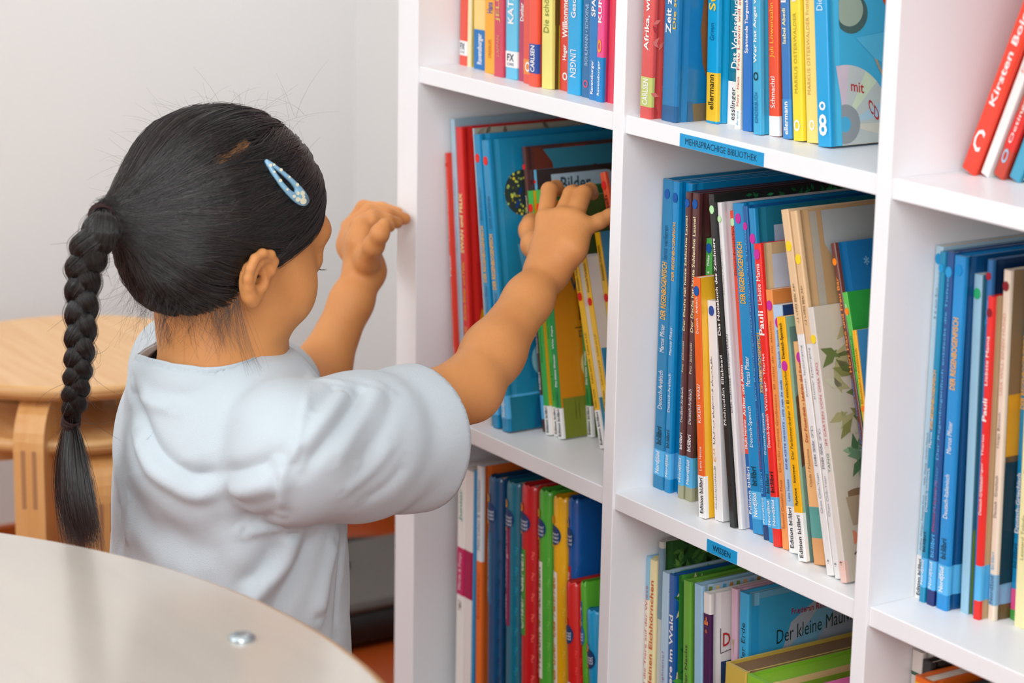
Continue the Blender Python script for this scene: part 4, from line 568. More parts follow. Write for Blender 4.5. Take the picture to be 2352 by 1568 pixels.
# ------------------------------------------------------------------ the girl
def rayd(x, y): return CF + CR * ((x - 1176) / FPX) - CU * ((y - 784) / FPX)
def atd(x, y, d): return CAM + rayd(x, y) * d          # a point d metres deep along the optical axis
def aty(x, y, Y): v = rayd(x, y); return CAM + v * ((Y - CAM.y) / v.y)
class Field:
    """smooth union of tapered limbs and ellipsoids, meshed through a voxel level set"""
    def __init__(s, vox): s.p = []; s.vox = vox
    def cone(s, a, b, ra, rb, k=0.006, flat=None):      # flat: (axis, factor) squashes the section along a world axis
        a = np.array(a, float); b = np.array(b, float); s.p.append(('c', a, b, ra, rb, k, flat, np.minimum(a, b) - max(ra, rb), np.maximum(a, b) + max(ra, rb), 1))
    def chain(s, pts, rs, k=0.006, flat=None):
        for i in range(len(pts) - 1): s.cone(pts[i], pts[i + 1], rs[i], rs[i + 1], k, flat)
    def ell(s, c, ax, r, k=0.006, sign=1):      # ax: rows are the unit axes
        c = np.array(c, float); ax = np.array([tuple(v) for v in ax], float); r = np.array(r, float); e = np.sqrt(((ax * r[:, None]) ** 2).sum(0))
        s.p.append(('e', c, ax, r, 0, k, None, c - e, c + e, sign))
    def dist(s, q, X):
        k = q[0]
        if k == 'c':
            _, a, b, ra, rb, kk, flat, lo, hi, sg = q; P = X - a.astype(np.float32); ba = (b - a)
            if flat is not None:
                axv, fc = np.array(flat[0], float), flat[1]; P = P + (P @ axv)[..., None] * axv * (1 / fc - 1); ba = ba + (ba @ axv) * axv * (1 / fc - 1)
            h = np.clip((P @ ba) / max(ba @ ba, 1e-12), 0, 1); d = np.sqrt(((P - h[..., None] * ba) ** 2).sum(-1)) - (ra + (rb - ra) * h)
            return d * (flat[1] if flat is not None and flat[1] < 1 else 1)
        _, c, ax, r, _, kk, _, lo, hi, sg = q; P = (X - c) @ ax.T; k0 = np.sqrt(((P / r) ** 2).sum(-1)); k1 = np.sqrt(((P / (r * r)) ** 2).sum(-1))
        return k0 * (k0 - 1) / np.maximum(k1, 1e-6)
    def eval(s, X, prims):
        D = np.full(X.shape[:-1], 0.05, np.float32)
        for q in prims:
            d = s.dist(q, X).astype(np.float32); k = q[5]
            if q[9] > 0: h = np.maximum(k - np.abs(D - d), 0) / k; D = np.minimum(D, d) - h * h * k * 0.25
            else: d = -d; h = np.maximum(k - np.abs(D - d), 0) / k; D = np.maximum(D, d) + h * h * k * 0.25
        return D
    def mesh(s, post=None):
        import openvdb
        lo = np.min([q[7] for q in s.p], 0) - 0.02; hi = np.max([q[8] for q in s.p], 0) + 0.02; v = s.vox; B = 40
        g = openvdb.FloatGrid(0.02); n = np.ceil((hi - lo) / v / B).astype(int)
        for i in range(n[0]):
            for j in range(n[1]):
                for k in range(n[2]):
                    o = np.array((i, j, k)) * B; l = lo + o * v; h = l + B * v
                    pr = [q for q in s.p if (q[7] - q[5] - 0.012 < h).all() and (q[8] + q[5] + 0.012 > l).all()]
                    if not any(q[9] > 0 for q in pr): continue
                    ar = [np.arange(B, dtype=np.float32) * v + l[t] for t in range(3)]
                    X = np.stack(np.meshgrid(*ar, indexing='ij'), -1); D = s.eval(X, pr)
                    if post: D = post(X, D)
                    if D.min() > 0.02: continue
                    g.copyFromArray(np.clip(D, -0.02, 0.02).astype(np.float64), ijk=tuple(int(t) for t in o))
        pts, tris, quads = g.convertToPolygons(isovalue=0.0, adaptivity=0.0)
        P = pts.astype(float) * v + lo; F = [tuple(int(a) for a in q[::-1]) for q in quads] + [tuple(int(a) for a in q[::-1]) for q in tris]
        return P, F
def mesh_obj(name, P, F, mats, parent=None, smooth=True, mi=None):
    me = bpy.data.meshes.new(name); me.from_pydata([tuple(p) for p in P], [], F)
    for m in mats: me.materials.append(m)
    if mi is not None: me.polygons.foreach_set('material_index', mi)
    me.polygons.foreach_set('use_smooth', [smooth] * len(me.polygons)); me.update()
    o = bpy.data.objects.new(name, me); C.objects.link(o)
    if parent: o.parent = parent
    return o
# head frame: hf forwards, hs towards her right, hu up the head
TH = math.radians(19); fh = Vector((-0.250, 0.968, 0)).normalized(); zz = Vector((0, 0, 1))
hf = fh * math.cos(TH) - zz * math.sin(TH); hu = fh * math.sin(TH) + zz * math.cos(TH); hs = hf.cross(hu)
HC = atd(522, 486, 2.147)
AX = (hf, hs, hu)
def hp(f, s, u): return HC + hf * f + hs * s + hu * u
def loc2(v): v = Vector(v) - HC; return (v.dot(hf), v.dot(hs), v.dot(hu))
# joints
SR = atd(690, 1000, 2.075); ER = aty(1078, 893, -0.135); WR = aty(1257, 622, -0.004)
SL = Vector((-0.195, -0.325, -0.225)); EL = Vector((-0.285, -0.165, -0.335)); WL = aty(838, 622, -0.07)
NB_ = atd(482, 925, 2.15); PEL = Vector((-0.10, -0.36, -0.56))
B = Field(0.0016)
# skull and face
B.ell(hp(-0.004, 0, 0.006), AX, (0.084, 0.070, 0.076), 0.01)
B.ell(hp(0.030, 0, -0.030), AX, (0.060, 0.056, 0.066), 0.02)
for s in (-1, 1):
    B.ell(hp(0.049, s * 0.0365, -0.054), AX, (0.031, 0.031, 0.036), 0.018)      # cheeks
    B.chain([hp(0.0, s * 0.050, -0.050), hp(0.030, s * 0.038, -0.082), hp(0.064, s * 0.014, -0.100)], [0.018, 0.017, 0.016], 0.02)      # jaw
    B.ell(hp(0.0775, s * 0.029, -0.022), AX, (0.0125, 0.015, 0.012), 0.012); B.ell(hp(0.070, s * 0.030, 0.004), AX, (0.018, 0.022, 0.016), 0.015)      # lids
    B.ell(hp(0.092, s * 0.009, -0.051), AX, (0.006, 0.006, 0.005), 0.004)      # nostril wings
B.ell(hp(0.071, 0, -0.094), AX, (0.018, 0.020, 0.018), 0.015)      # chin
B.chain([hp(0.084, 0, -0.018), hp(0.0965, 0, -0.047)], [0.006, 0.0075], 0.008)      # nose
B.ell(hp(0.083, 0, -0.064), AX, (0.010, 0.018, 0.0042), 0.005); B.ell(hp(0.081, 0, -0.071), AX, (0.010, 0.016, 0.0048), 0.005)      # lips
B.ell(hp(0.096, 0, -0.0675), AX, (0.010, 0.017, 0.0011), 0.002, -1)
# ears: helix, antihelix, lobe, hollow
def ear(s):
    e = lambda f, u, o: hp(-0.014 + f * 0.92, s * (0.0680 + o * 1.15), -0.050 + u * 0.80)
    k = 0.0035
    B.ell(e(-0.002, 0.003, 0.001), (hf, hs, hu), (0.0165, 0.0065, 0.0245), 0.005)
    B.chain([e(.007, .002, .001), e(.0135, .011, .004), e(.0115, .0215, .006), e(.003, .0275, .0075), e(-.0085, .0265, .0085), e(-.0165, .019, .0090), e(-.0190, .008, .0088), e(-.0175, -.003, .0078), e(-.0125, -.012, .0062)],
            [.0026, .0028, .0030, .0032, .0033, .0034, .0034, .0034, .0036], 0.0045)
    B.chain([e(-.0125, -.012, .0062), e(-.006, -.0205, .0045), e(.0005, -.0235, .003), e(.0045, -.018, .002)], [.0038, .0050, .0052, .0042], 0.005)      # lobe
    B.chain([e(.002, .019, .0050), e(-.0055, .0165, .0062), e(-.0105, .009, .0070), e(-.0108, .000, .0070), e(-.0065, -.009, .0055)], [.0020, .0024, .0027, .0028, .0026], 0.004)      # antihelix
    B.ell(e(.0085, -.005, .0035), (hf, hs, hu), (.0045, .0040, .0060), 0.003)      # tragus
    B.ell(e(-.001, -.001, .0085), (hf, hs, hu), (.0072, .0085, .0088), 0.002, -1)      # concha
    B.ell(e(.0015, -.001, .0000), (hf, hs, hu), (.0035, .0060, .0042), 0.002, -1)      # ear canal
    B.ell(e(.005, .0135, .0100), (hf, hs, hu), (.0050, .0050, .0045), 0.002, -1)
ear(1); ear(-1)
# neck, trunk, shoulders
B.chain([hp(-0.022, 0, -0.045), hp(0.002, 0, -0.095), NB_], [0.042, 0.036, 0.041], 0.02)
SB = atd(672, 1030, 2.095); SLB = SL + Vector((.01, 0, -.02))
B.cone(SLB, SB, 0.028, 0.028, 0.02); B.cone(NB_, (SLB + SB) / 2 + Vector((0, 0, -.02)), 0.045, 0.045, 0.02)
B.cone((-0.09, -0.34, -0.28), (-0.10, -0.35, -0.52), 0.098, 0.09, 0.03, (Vector((0, 1, 0)), 0.72))
B.cone((-0.10, -0.36, -0.52), (-0.10, -0.375, -0.60), 0.10, 0.10, 0.03, (Vector((0, 1, 0)), 0.85))
# legs, kneeling on the floor
for s in (-1, 1):
    hip = Vector((-0.10 + s * 0.052, -0.385, -0.585)); kn = Vector((-0.10 + s * 0.075, -0.20, FLOOR + 0.052)); an = Vector((-0.10 + s * 0.060, -0.44, FLOOR + 0.034)); toe = Vector((-0.10 + s * 0.055, -0.535, FLOOR + 0.020))
    B.chain([hip, kn, an, toe], [0.062, 0.044, 0.028, 0.018], 0.012)
# arms
B.chain([SB, SB.lerp(ER, .6), ER], [0.028, 0.0285, 0.0285], 0.012)
B.chain([ER, ER.lerp(WR, .3), ER.lerp(WR, .75), WR], [0.0275, 0.0272, 0.0212, 0.0172], 0.014)
B.chain([SLB, EL], [0.029, 0.028], 0.012)
B.chain([EL, EL.lerp(WL, .35), EL.lerp(WL, .8), WL], [0.027, 0.0265, 0.020, 0.0175], 0.014)
# right hand closing over the green books
kx = lambda x, y, Y: aty(1150 + x / 4.61, 380 + y / 4.61, Y)
mcp = [kx(474, 565, .012), kx(640, 550, .019), kx(782, 565, .026), kx(885, 655, .031)]
B.chain([WR, kx(480, 900, .004), mcp[0]], [0.0155, 0.0130, 0.0098], 0.012); B.chain([WR, kx(570, 830, .010), mcp[1]], [0.0165, 0.0135, 0.0102], 0.012)
B.chain([WR, kx(660, 860, .012), mcp[2]], [0.0160, 0.0130, 0.0098], 0.012); B.chain([WR, kx(760, 880, .014), mcp[3]], [0.0150, 0.0115, 0.0090], 0.012)
B.chain([mcp[0], kx(515, 262, .036), kx(585, 232, .052), kx(612, 262, .062)], [0.0086, 0.0080, 0.0072, 0.0062], 0.0022)
B.chain([mcp[1], kx(748, 300, .044), kx(775, 285, .060), kx(790, 330, .070)], [0.0084, 0.0080, 0.0074, 0.0064], 0.0022)
B.chain([mcp[2], kx(880, 295, .050), kx(945, 262, .064), kx(975, 300, .076)], [0.0086, 0.0080, 0.0072, 0.0062], 0.0022)
B.chain([mcp[3], kx(1050, 590, .046), kx(1160, 530, .056), kx(1240, 495, .064)], [0.0082, 0.0073, 0.0067, 0.0058], 0.003)
B.chain([WR + Vector((0, .004, .008)), kx(360, 840, .016), kx(318, 680, .030), kx(325, 610, .052), kx(400, 560, .066)], [0.0135, 0.0125, 0.0105, 0.0085, 0.0070], 0.006)
B.ell(kx(315, 672, .026), (Vector((1, 0, 0)), Vector((0, 1, 0)), zz), (.010, .011, .0125), 0.005)
# left hand against the end panel
lx = lambda x, y, Y: aty(680 + x / 3.407, 440 + y / 3.407, Y)
lm = [lx(430, 285, -.048), lx(455, 270, -.056), lx(485, 262, -.064), lx(515, 262, -.072)]
B.chain([WL, lx(445, 420, -.060), lm[0]], [.0165, .0145, .0110], .012); B.chain([WL, lx(500, 400, -.066), lm[1]], [.0165, .0140, .0105], .012); B.chain([WL, lx(520, 400, -.074), lm[3]], [.0160, .0130, .0095], .012)
B.chain([lm[0], lx(530, 130, -.034), lx(670, 138, -.020), lx(790, 166, -.0085)], [.0092, .0082, .0074, .0062], .0028)
B.chain([lm[1], lx(565, 160, -.044), lx(715, 182, -.028), lx(850, 212, -.0085)], [.0092, .0082, .0074, .0062], .0028)
B.chain([lm[2], lx(600, 200, -.054), lx(715, 228, -.040), lx(790, 243, -.028)], [.0088, .0078, .0070, .0060], .0028)
B.chain([lm[3], lx(600, 232, -.062), lx(680, 262, -.052), lx(735, 276, -.042)], [.0080, .0070, .0062, .0054], .0028)
B.chain([WL, lx(560, 530, -.078), lx(608, 420, -.086), lx(655, 330, -.086), lx(690, 262, -.080)], [.0140, .0125, .0098, .0086, .0068], .006)
SKIN = bpy.data.materials.new('skin'); SKIN.use_nodes = True
nt = SKIN.node_tree; b = nt.nodes['Principled BSDF']; b.inputs['Subsurface Weight'].default_value = 0.18; b.inputs['Subsurface Radius'].default_value = (0.9, 0.35, 0.15); b.inputs['Subsurface Scale'].default_value = 0.006
b.inputs['Roughness'].default_value = 0.52; b.inputs['Specular IOR Level'].default_value = 0.35
tc = nt.nodes.new('ShaderNodeTexCoord'); n1 = nt.nodes.new('ShaderNodeTexNoise'); n1.inputs['Scale'].default_value = 28; n1.inputs['Detail'].default_value = 4; nt.links.new(tc.outputs['Object'], n1.inputs['Vector'])
rp = nt.nodes.new('ShaderNodeValToRGB'); rp.color_ramp.elements[0].position = .3; rp.color_ramp.elements[0].color = lin('#cf8a50'); rp.color_ramp.elements[1].position = .7; rp.color_ramp.elements[1].color = lin('#d9965a')
nt.links.new(n1.outputs['Fac'], rp.inputs['Fac']); nt.links.new(rp.outputs['Color'], b.inputs['Base Color'])
n2 = nt.nodes.new('ShaderNodeTexNoise'); n2.inputs['Scale'].default_value = 520; n2.inputs['Detail'].default_value = 4; nt.links.new(tc.outputs['Object'], n2.inputs['Vector'])
bp = nt.nodes.new('ShaderNodeBump'); bp.inputs['Strength'].default_value = .25; bp.inputs['Distance'].default_value = .0005; nt.links.new(n2.outputs['Fac'], bp.inputs['Height']); nt.links.new(bp.outputs['Normal'], b.inputs['Normal'])
P, F = B.mesh()
girl = mesh_obj('person', P, F, [SKIN])
tag(girl, 'girl with a long black braid in a pale blue t-shirt reaching into the shelf', 'person')
# ---- t-shirt
S = Field(0.0022)
SV0 = atd(676, 1046, 2.085); SLV = atd(954, 1006, 2.195); SLL = Vector((-0.262, -0.215, -0.300))
yx = Vector((0, 1, 0))
S.cone((-0.100, -0.335, -0.300), (-0.108, -0.335, -0.66), 0.122, 0.136, 0.02, (yx, 0.78))
S.cone(SL + Vector((0, 0, -.012)), atd(640, 990, 2.10), 0.046, 0.044, 0.02)
S.cone(atd(458, 897, 2.15), atd(500, 1030, 2.15), 0.062, 0.075, 0.02)
S.chain([SV0, SV0.lerp(SLV, .5), SLV, SLV + (SLV - SV0).normalized() * .04], [0.058, 0.060, 0.0605, 0.0605], 0.014)
S.chain([SL + Vector((0, 0, -.015)), SLL, SLL + (SLL - SL).normalized() * .04], [0.050, 0.056, 0.056], 0.02)
NECKC = atd(458, 850, 2.15); NECKN = Vector((0.02, 0.06, 1)).normalized()
SAX = (SLV - SV0).normalized(); LAX = (SLL - SL).normalized()
def cut_parts(P):
    """signed values of the garment's openings (hem, right sleeve, left sleeve, neck): positive where the cloth is cut away"""
    P = np.asarray(P, float); out = [-P[:, 2] - 0.615]
    for q, n_ in ((SLV, SAX), (SLL, LAX)):
        d = (P - np.array(q)) @ np.array(n_); out.append(np.where(np.linalg.norm(P - np.array(q), axis=1) < .12, d, -1))
    q = P - np.array(NECKC); a = q @ np.array(NECKN); w_ = q - a[:, None] * np.array(NECKN)
    out.append(np.minimum(0.054 - np.sqrt((w_[:, 0] / 1.06) ** 2 + w_[:, 1] ** 2), a + 0.05)); return out
def cutoff(P): return np.max(cut_parts(P), axis=0)
def on_field(F_, x, y, d0=1.9):
    """first hit of the ray through (x, y) with a field's surface"""
    v = np.array(rayd(x, y)); L_ = np.linalg.norm(v); v = v / L_; p = np.array(CAM) + v * d0
    for _ in range(60):
        d = float(F_.eval(p[None].astype(np.float32), F_.p)[0]); p = p + v * d * .9
        if d < 2e-4: break
    return p
P, F = S.mesh()
def seg_dist(P, poly):
    D = np.full(len(P), 9.0)
    for a, b in zip(poly, poly[1:]):
        t = np.clip(((P - a) @ (b - a)) / max(1e-12, (b - a) @ (b - a)), 0, 1); D = np.minimum(D, np.linalg.norm(P - a - t[:, None] * (b - a), axis=1))
    return D
def smooth_line(pts, n=6):
    P_ = [np.array(p, float) for p in pts]; o = []
    for i in range(len(P_) - 1):
        a = P_[max(i - 1, 0)]; b = P_[i]; c = P_[i + 1]; d = P_[min(i + 2, len(P_) - 1)]
        for s in range(n): u = s / n; o.append(.5 * (2 * b + (c - a) * u + (2 * a - 5 * b + 4 * c - d) * u * u + (3 * b - a - 3 * c + d) * u ** 3))
    return np.array(o + [P_[-1]])
FOLDS = [      # (picture points on the cloth, height of the fold in metres, its width)
 ([(300, 880), (325, 950), (352, 1020), (390, 1066), (459, 1096), (548, 1084), (640, 1058)], .0075, .0085),
 ([(318, 990), (345, 1060), (395, 1104), (462, 1130), (560, 1122), (640, 1098)], -.0070, .0090),
 ([(235, 1052), (262, 1062), (300, 1050)], .006, .012), ([(238, 1098), (285, 1108), (340, 1110)], -.006, .008),
 ([(322, 900), (350, 925), (404, 938)], -.0035, .006), ([(330, 885), (390, 905), (470, 915)], .002, .008),
 ([(440, 1000), (520, 1010), (610, 985)], .003, .020),
 ([(712, 862), (702, 930), (680, 1030), (655, 1068)], -.0026, .0036), ([(650, 1072), (648, 1143), (657, 1206)], -.003, .0035),
 ([(795, 905), (740, 970), (690, 1040)], -.0045, .0065), ([(775, 890), (728, 935), (715, 950)], .003, .006), ([(835, 885), (790, 960), (735, 1030), (690, 1075)], .0045, .0075),
 ([(870, 890), (830, 960), (760, 1060)], -.0030, .0070), ([(905, 900), (880, 980), (820, 1070)], .003, .008), ([(900, 1010), (850, 1080), (780, 1130)], -.0022, .006),
 ([(930, 1060), (880, 1120), (830, 1150)], .002, .006), ([(720, 875), (760, 880), (800, 885)], -.002, .005),
 ([(560, 1218), (610, 1212), (655, 1208)], -.0055, .0055), ([(570, 1196), (620, 1186), (650, 1180)], .004, .008),
 ([(668, 1216), (650, 1290), (600, 1350), (560, 1400)], -.0105, .0080), ([(640, 1230), (612, 1285), (560, 1350)], .0055, .0085),
 ([(722, 1212), (690, 1290), (640, 1380), (600, 1460)], .0065, .0085), ([(765, 1235), (742, 1320), (722, 1420)], -.0065, .0075), ([(785, 1240), (775, 1340), (770, 1450)], .003, .006),
 ([(350, 1180), (420, 1240), (480, 1310)], .004, .016), ([(300, 1190), (350, 1260), (410, 1320)], -.003, .013), ([(500, 1190), (540, 1260), (560, 1330)], -.003, .014), ([(270, 1130), (280, 1200), (275, 1280)], .003, .009), ([(300, 1120), (305, 1200), (300, 1260)], -.003, .007)]
def folds(P, Nn):
    D = np.zeros(len(P))
    for pts, amp, wd in FOLDS:
        L3 = smooth_line([on_field(S, x, y) for x, y in pts], 5); m_ = np.linalg.norm(P - L3.mean(0), axis=1) < .25
        d = seg_dist(P[m_], L3); ends = np.minimum(np.linalg.norm(P[m_] - L3[0], axis=1), np.linalg.norm(P[m_] - L3[-1], axis=1)); e = smoothstep(0, wd * 1.6, ends) * .75 + .25
        D[m_] += amp * np.exp(-(d / wd) ** 2) * e
    D += .0011 * np.sin(P[:, 0] * 70 + P[:, 2] * 55 + 2 * np.sin(P[:, 1] * 40)) * np.sin(P[:, 1] * 60 - P[:, 2] * 33 + 1)
    return P + Nn * D[:, None]
def normals(P, F):
    me = bpy.data.meshes.new('t'); me.from_pydata([tuple(p) for p in P], [], F); me.update(); a = np.zeros(len(P) * 3); me.vertices.foreach_get('normal', a); bpy.data.meshes.remove(me); return a.reshape(-1, 3)
def calm_rim(P, F, it=14):
    """smooths the open edges of a garment piece along themselves"""
    cnt = {}
    for f in F:
        for i in range(len(f)):
            a, b = f[i], f[(i + 1) % len(f)]; k = (min(a, b), max(a, b)); cnt[k] = cnt.get(k, 0) + 1
    nb = {}
    for (a, b), c_ in cnt.items():
        if c_ == 1: nb.setdefault(a, []).append(b); nb.setdefault(b, []).append(a)
    ids = [i for i in nb if len(nb[i]) == 2]; A = np.array(ids); N1 = np.array([nb[i][0] for i in ids]); N2 = np.array([nb[i][1] for i in ids]); P = P.copy()
    for _ in range(it): P[A] = P[A] * .4 + (P[N1] + P[N2]) * .3
    return P
Nn = normals(P, F); cp = np.array(cut_parts(P)); c = cp.max(0); Fq = np.array([f if len(f) == 4 else f + (f[2],) for f in F])
near = np.abs(c) < .0026      # slide the rim onto the exact edge of the opening
e_ = 1e-4; G = np.stack([(cutoff(P[near] + np.eye(3)[i] * e_) - cutoff(P[near] - np.eye(3)[i] * e_)) / (2 * e_) for i in range(3)], -1)
P0 = P.copy(); Pn = P.copy(); Pn[near] -= G * (c[near] / np.maximum((G ** 2).sum(1), .2))[:, None]
P3 = folds(Pn, Nn)
bv = np.concatenate([B.eval(P3[i:i + 20000].astype(np.float32), B.p) for i in range(0, len(P3), 20000)]); P3 = P3 + Nn * np.clip(.0042 - bv, 0, .03)[:, None]
def sub(P, F, keep):
    F2 = [F[i] for i in np.nonzero(keep)[0]]; used = np.unique(np.concatenate([np.array(f) for f in F2])); rem = -np.ones(len(P), int); rem[used] = np.arange(len(used))
    return P[used], [tuple(int(rem[i]) for i in f) for f in F2]
cf = c[Fq].max(1)
P2, F2 = sub(P3, F, cf < .0016); P2 = calm_rim(P2, F2)
CLOTH = mat('#c6d1d6', 0.85, 0.2, 0.015, 12, bump=0.45, bscale=1100, sheen=0.25)
shirt = mesh_obj('t_shirt', P2, F2, [CLOTH], girl)
so = shirt.modifiers.new('solid', 'SOLIDIFY'); so.thickness = 0.0016; so.offset = -1
shirt['label'] = 'pale blue short-sleeved t-shirt'
for nm, idx, wd, up in (('collar', 3, .0150, .0018), ('sleeve_hem', 1, .0185, .0020), ('sleeve_hem', 2, .0185, .0020)):
    ck = cp[idx]; k_ = (ck[Fq].max(1) < .0016) & (ck[Fq].min(1) > -wd) & (cf < .0016)
    if k_.any():
        Pa, Fa = sub(P3 + Nn * up, F, k_); Pa = calm_rim(Pa, Fa); o = mesh_obj(nm, Pa, Fa, [CLOTH], shirt); q = o.modifiers.new('solid', 'SOLIDIFY'); q.thickness = 0.0030; q.offset = -1
# leggings
KL = Field(0.004)
for s in (-1, 1):
    hip = Vector((-0.10 + s * 0.052, -0.385, -0.575)); kn = Vector((-0.10 + s * 0.075, -0.20, FLOOR + 0.055)); an = Vector((-0.10 + s * 0.060, -0.435, FLOOR + 0.037))
    KL.chain([hip + Vector((0, 0, .02)), hip, kn, an], [0.070, 0.067, 0.049, 0.033], 0.015)
P, F = KL.mesh(); tr = mesh_obj('leggings', P, F, [mat('#2b3350', 0.8, 0.2, 0.05, 50, bump=0.3, bscale=800)], girl)
# ------------------------------------------------------------------ hair
rng = np.random.default_rng(7)
HT = hp(-0.133, 0.0, -0.031)      # where the ponytail is tied
HF = Field(0.002)
HF.ell(hp(-0.006, 0, 0.008), AX, (0.0895, 0.0755, 0.0785), 0.01)
HF.ell(hp(-0.030, 0, -0.040), AX, (0.060, 0.059, 0.056), 0.03)
HF.cone(hp(-0.052, 0, -0.004), hp(-0.125, 0, -0.030), 0.052, 0.010, 0.03)
def hsdf(X): return HF.eval(X.astype(np.float32), HF.p).astype(float)
def hgrad(X):
    e = 1e-3; g = np.stack([hsdf(X + np.eye(3)[i] * e) - hsdf(X - np.eye(3)[i] * e) for i in range(3)], -1)
    return g / np.maximum(np.linalg.norm(g, axis=-1, keepdims=True), 1e-9)
AXN = np.array([tuple(v) for v in AX]); HCN = np.array(HC)
def tol(X): return (X - HCN) @ AXN.T
def tow(L): return L @ AXN + HCN
HLf = [-.2, -.060, -.034, -.020, -.010, .000, .012, .018, .022, .027, .033, .044, .060, .080, .2]
HLu = [-.099, -.097, -.090, -.074, -.046, -.032, -.030, -.024, -.010, .008, .022, .034, .045, .056, .06]
def hairy(L): return L[..., 2] - np.interp(L[..., 0], HLf, HLu)
PART = np.array([tol(np.array(atd(x, y, 2.075))) for x, y in ((500, 386), (528, 374), (552, 356), (562, 334), (566, 312), (590, 296), (632, 332), (660, 352))])
def todist(X, poly):
    d = np.full(X.shape[:-1], 9.0)
    for a, b in zip(poly, poly[1:]):
        t = np.clip(((X - a) @ (b - a)) / ((b - a) @ (b - a)), 0, 1); d = np.minimum(d, np.linalg.norm(X - a - t[..., None] * (b - a), axis=-1))
    return d
pw = tow(PART)
for _ in range(6): pw = pw - hgrad(pw) * hsdf(pw)[:, None]
# the cap of hair that carries the strands
P, F = HF.mesh(); c = -hairy(tol(P)); Fq = np.array([f if len(f) == 4 else f + (f[2],) for f in F]); keep = (c[Fq] < 0.002).all(1)
F2 = [F[i] for i in np.nonzero(keep)[0]]; used = np.unique(np.concatenate([np.array(f) for f in F2])); rem = -np.ones(len(P), int); rem[used] = np.arange(len(used))
cap_P = P[used]; cap_F = [tuple(int(rem[i]) for i in f) for f in F2]
HAIRD = mat('#120e0d', 0.55, 0.3, 0.3, 60); SCALP = mat('#b57a48', 0.6, 0.3, 0.15, 200)
dd = todist(cap_P, pw[:5]) + (rng.random(len(cap_P)) - .5) * .005; mi = [1 if dd[list(f)].mean() < 0.0058 else 0 for f in cap_F]
hair = mesh_obj('hair', cap_P - np.array(hgrad(cap_P)) * 0.0015, cap_F, [HAIRD, SCALP], girl, mi=mi); hair['label'] = 'smooth black hair drawn back from the face'
sdm = hair.modifiers.new('solid', 'SOLIDIFY'); sdm.thickness = 0.0015; sdm.offset = -1
HM = bpy.data.materials.new('hair_strand'); HM.use_nodes = True; nt = HM.node_tree; nt.nodes.remove(nt.nodes['Principled BSDF'])
hb = nt.nodes.new('ShaderNodeBsdfPrincipled'); hb.inputs['Roughness'].default_value = 0.34; hb.inputs['Specular IOR Level'].default_value = 0.62; hb.inputs['IOR'].default_value = 1.6
hi = nt.nodes.new('ShaderNodeHairInfo'); rp = nt.nodes.new('ShaderNodeValToRGB'); rp.color_ramp.elements[0].color = (0.006, 0.005, 0.005, 1); rp.color_ramp.elements[1].color = (0.035, 0.024, 0.018, 1); rp.color_ramp.elements[1].position = 1.0; rp.color_ramp.elements[0].position = 0.45
nt.links.new(hi.outputs['Random'], rp.inputs['Fac']); nt.links.new(rp.outputs['Color'], hb.inputs['Base Color'])
nt.links.new(hb.outputs[0], nt.nodes['Material Output'].inputs['Surface'])
def strands(name, L, rad, parent, m=HM):
    """L: list of (n,3) arrays; rad: root radius; every strand tapers to its tip"""
    hc = bpy.data.hair_curves.new(name); n = [len(a) for a in L]; hc.add_curves(n)
    pos = np.concatenate(L).astype(np.float32); hc.position_data.foreach_set('vector', pos.ravel())
    r = np.concatenate([np.linspace(1, .35, k) * rad for k in n]).astype(np.float32)
    at = hc.attributes.get('radius') or hc.attributes.new('radius', 'FLOAT', 'POINT'); at.data.foreach_set('value', r)
    hc.materials.append(m); o = bpy.data.objects.new(name, hc); C.objects.link(o); o.parent = parent; return o
# strands drawn over the skull to the tie
N = 19000; K = 26
ci = rng.integers(0, len(cap_P), N * 2); R = cap_P[ci]; Lr = tol(R); g = hairy(Lr)
pr = np.where(g < 0.02, 1.0, np.where(Lr[:, 0] > 0.0, 0.75, 0.42)) * (Lr[:, 0] > -0.085)
R = R[rng.random(len(R)) < pr][:N]; Lr = tol(R); N = len(R)
t = np.linspace(0, 1, K)[None, :, None]; ht = np.array(HT)
spread = rng.normal(0, 1, (N, 1, 3)) * np.array([[0.0035, 0.0035, 0.0045]])
end = ht[None, None, :] + spread @ AXN
base = R[:, None, :]
# leave the root along the combing direction: front and side hair dips towards the ear before turning back
front = np.clip((Lr[:, 0] + 0.01) / 0.08, 0, 1)[:, None, None]; low = np.clip((Lr[:, 2] - 0.0) / 0.07, 0, 1)[:, None, None]
sag = (0.020 * front + 0.030 * front * low)
tt = t ** 1.15
X = base * (1 - tt) + end * tt - np.array(hu) * sag * np.sin(PI * np.clip(tt, 0, 1)) ** 0.8
side = np.sign(Lr[:, 1] + 1e-6)[:, None, None]; X = X + np.array(hs) * side * 0.03 * np.sin(PI * tt) * (1 - np.abs(Lr[:, 1])[:, None, None] / .08)* front
NLK = 420; seeds = R[rng.integers(0, N, NLK)]; lk = np.empty(N, int); ld = np.empty(N)
for i in range(0, N, 2000):
    q = np.linalg.norm(R[i:i + 2000, None] - seeds[None], axis=-1); lk[i:i + 2000] = q.argmin(1); ld[i:i + 2000] = q.min(1)
lr = np.array([np.percentile(ld[lk == j], 90) if (lk == j).any() else .005 for j in range(NLK)])
bulge = np.clip(1 - (ld / np.maximum(lr[lk], 1e-4)) ** 2, 0, 1); lkh = rng.uniform(0, .0026, NLK)[lk]
lksway = rng.normal(0, .0045, NLK)[lk][:, None]; lkph = rng.uniform(0, 6.28, NLK)[lk][:, None]
X = X + np.array(hu) * (lksway * np.sin(PI * t[..., 0]) * np.sin(lkph + 3 * t[..., 0]))[..., None]
ctr = X[[0]] * 0
lkc = np.zeros((NLK, K, 3)); np.add.at(lkc, lk, X); lkc /= np.maximum(np.bincount(lk, minlength=NLK), 1)[:, None, None]
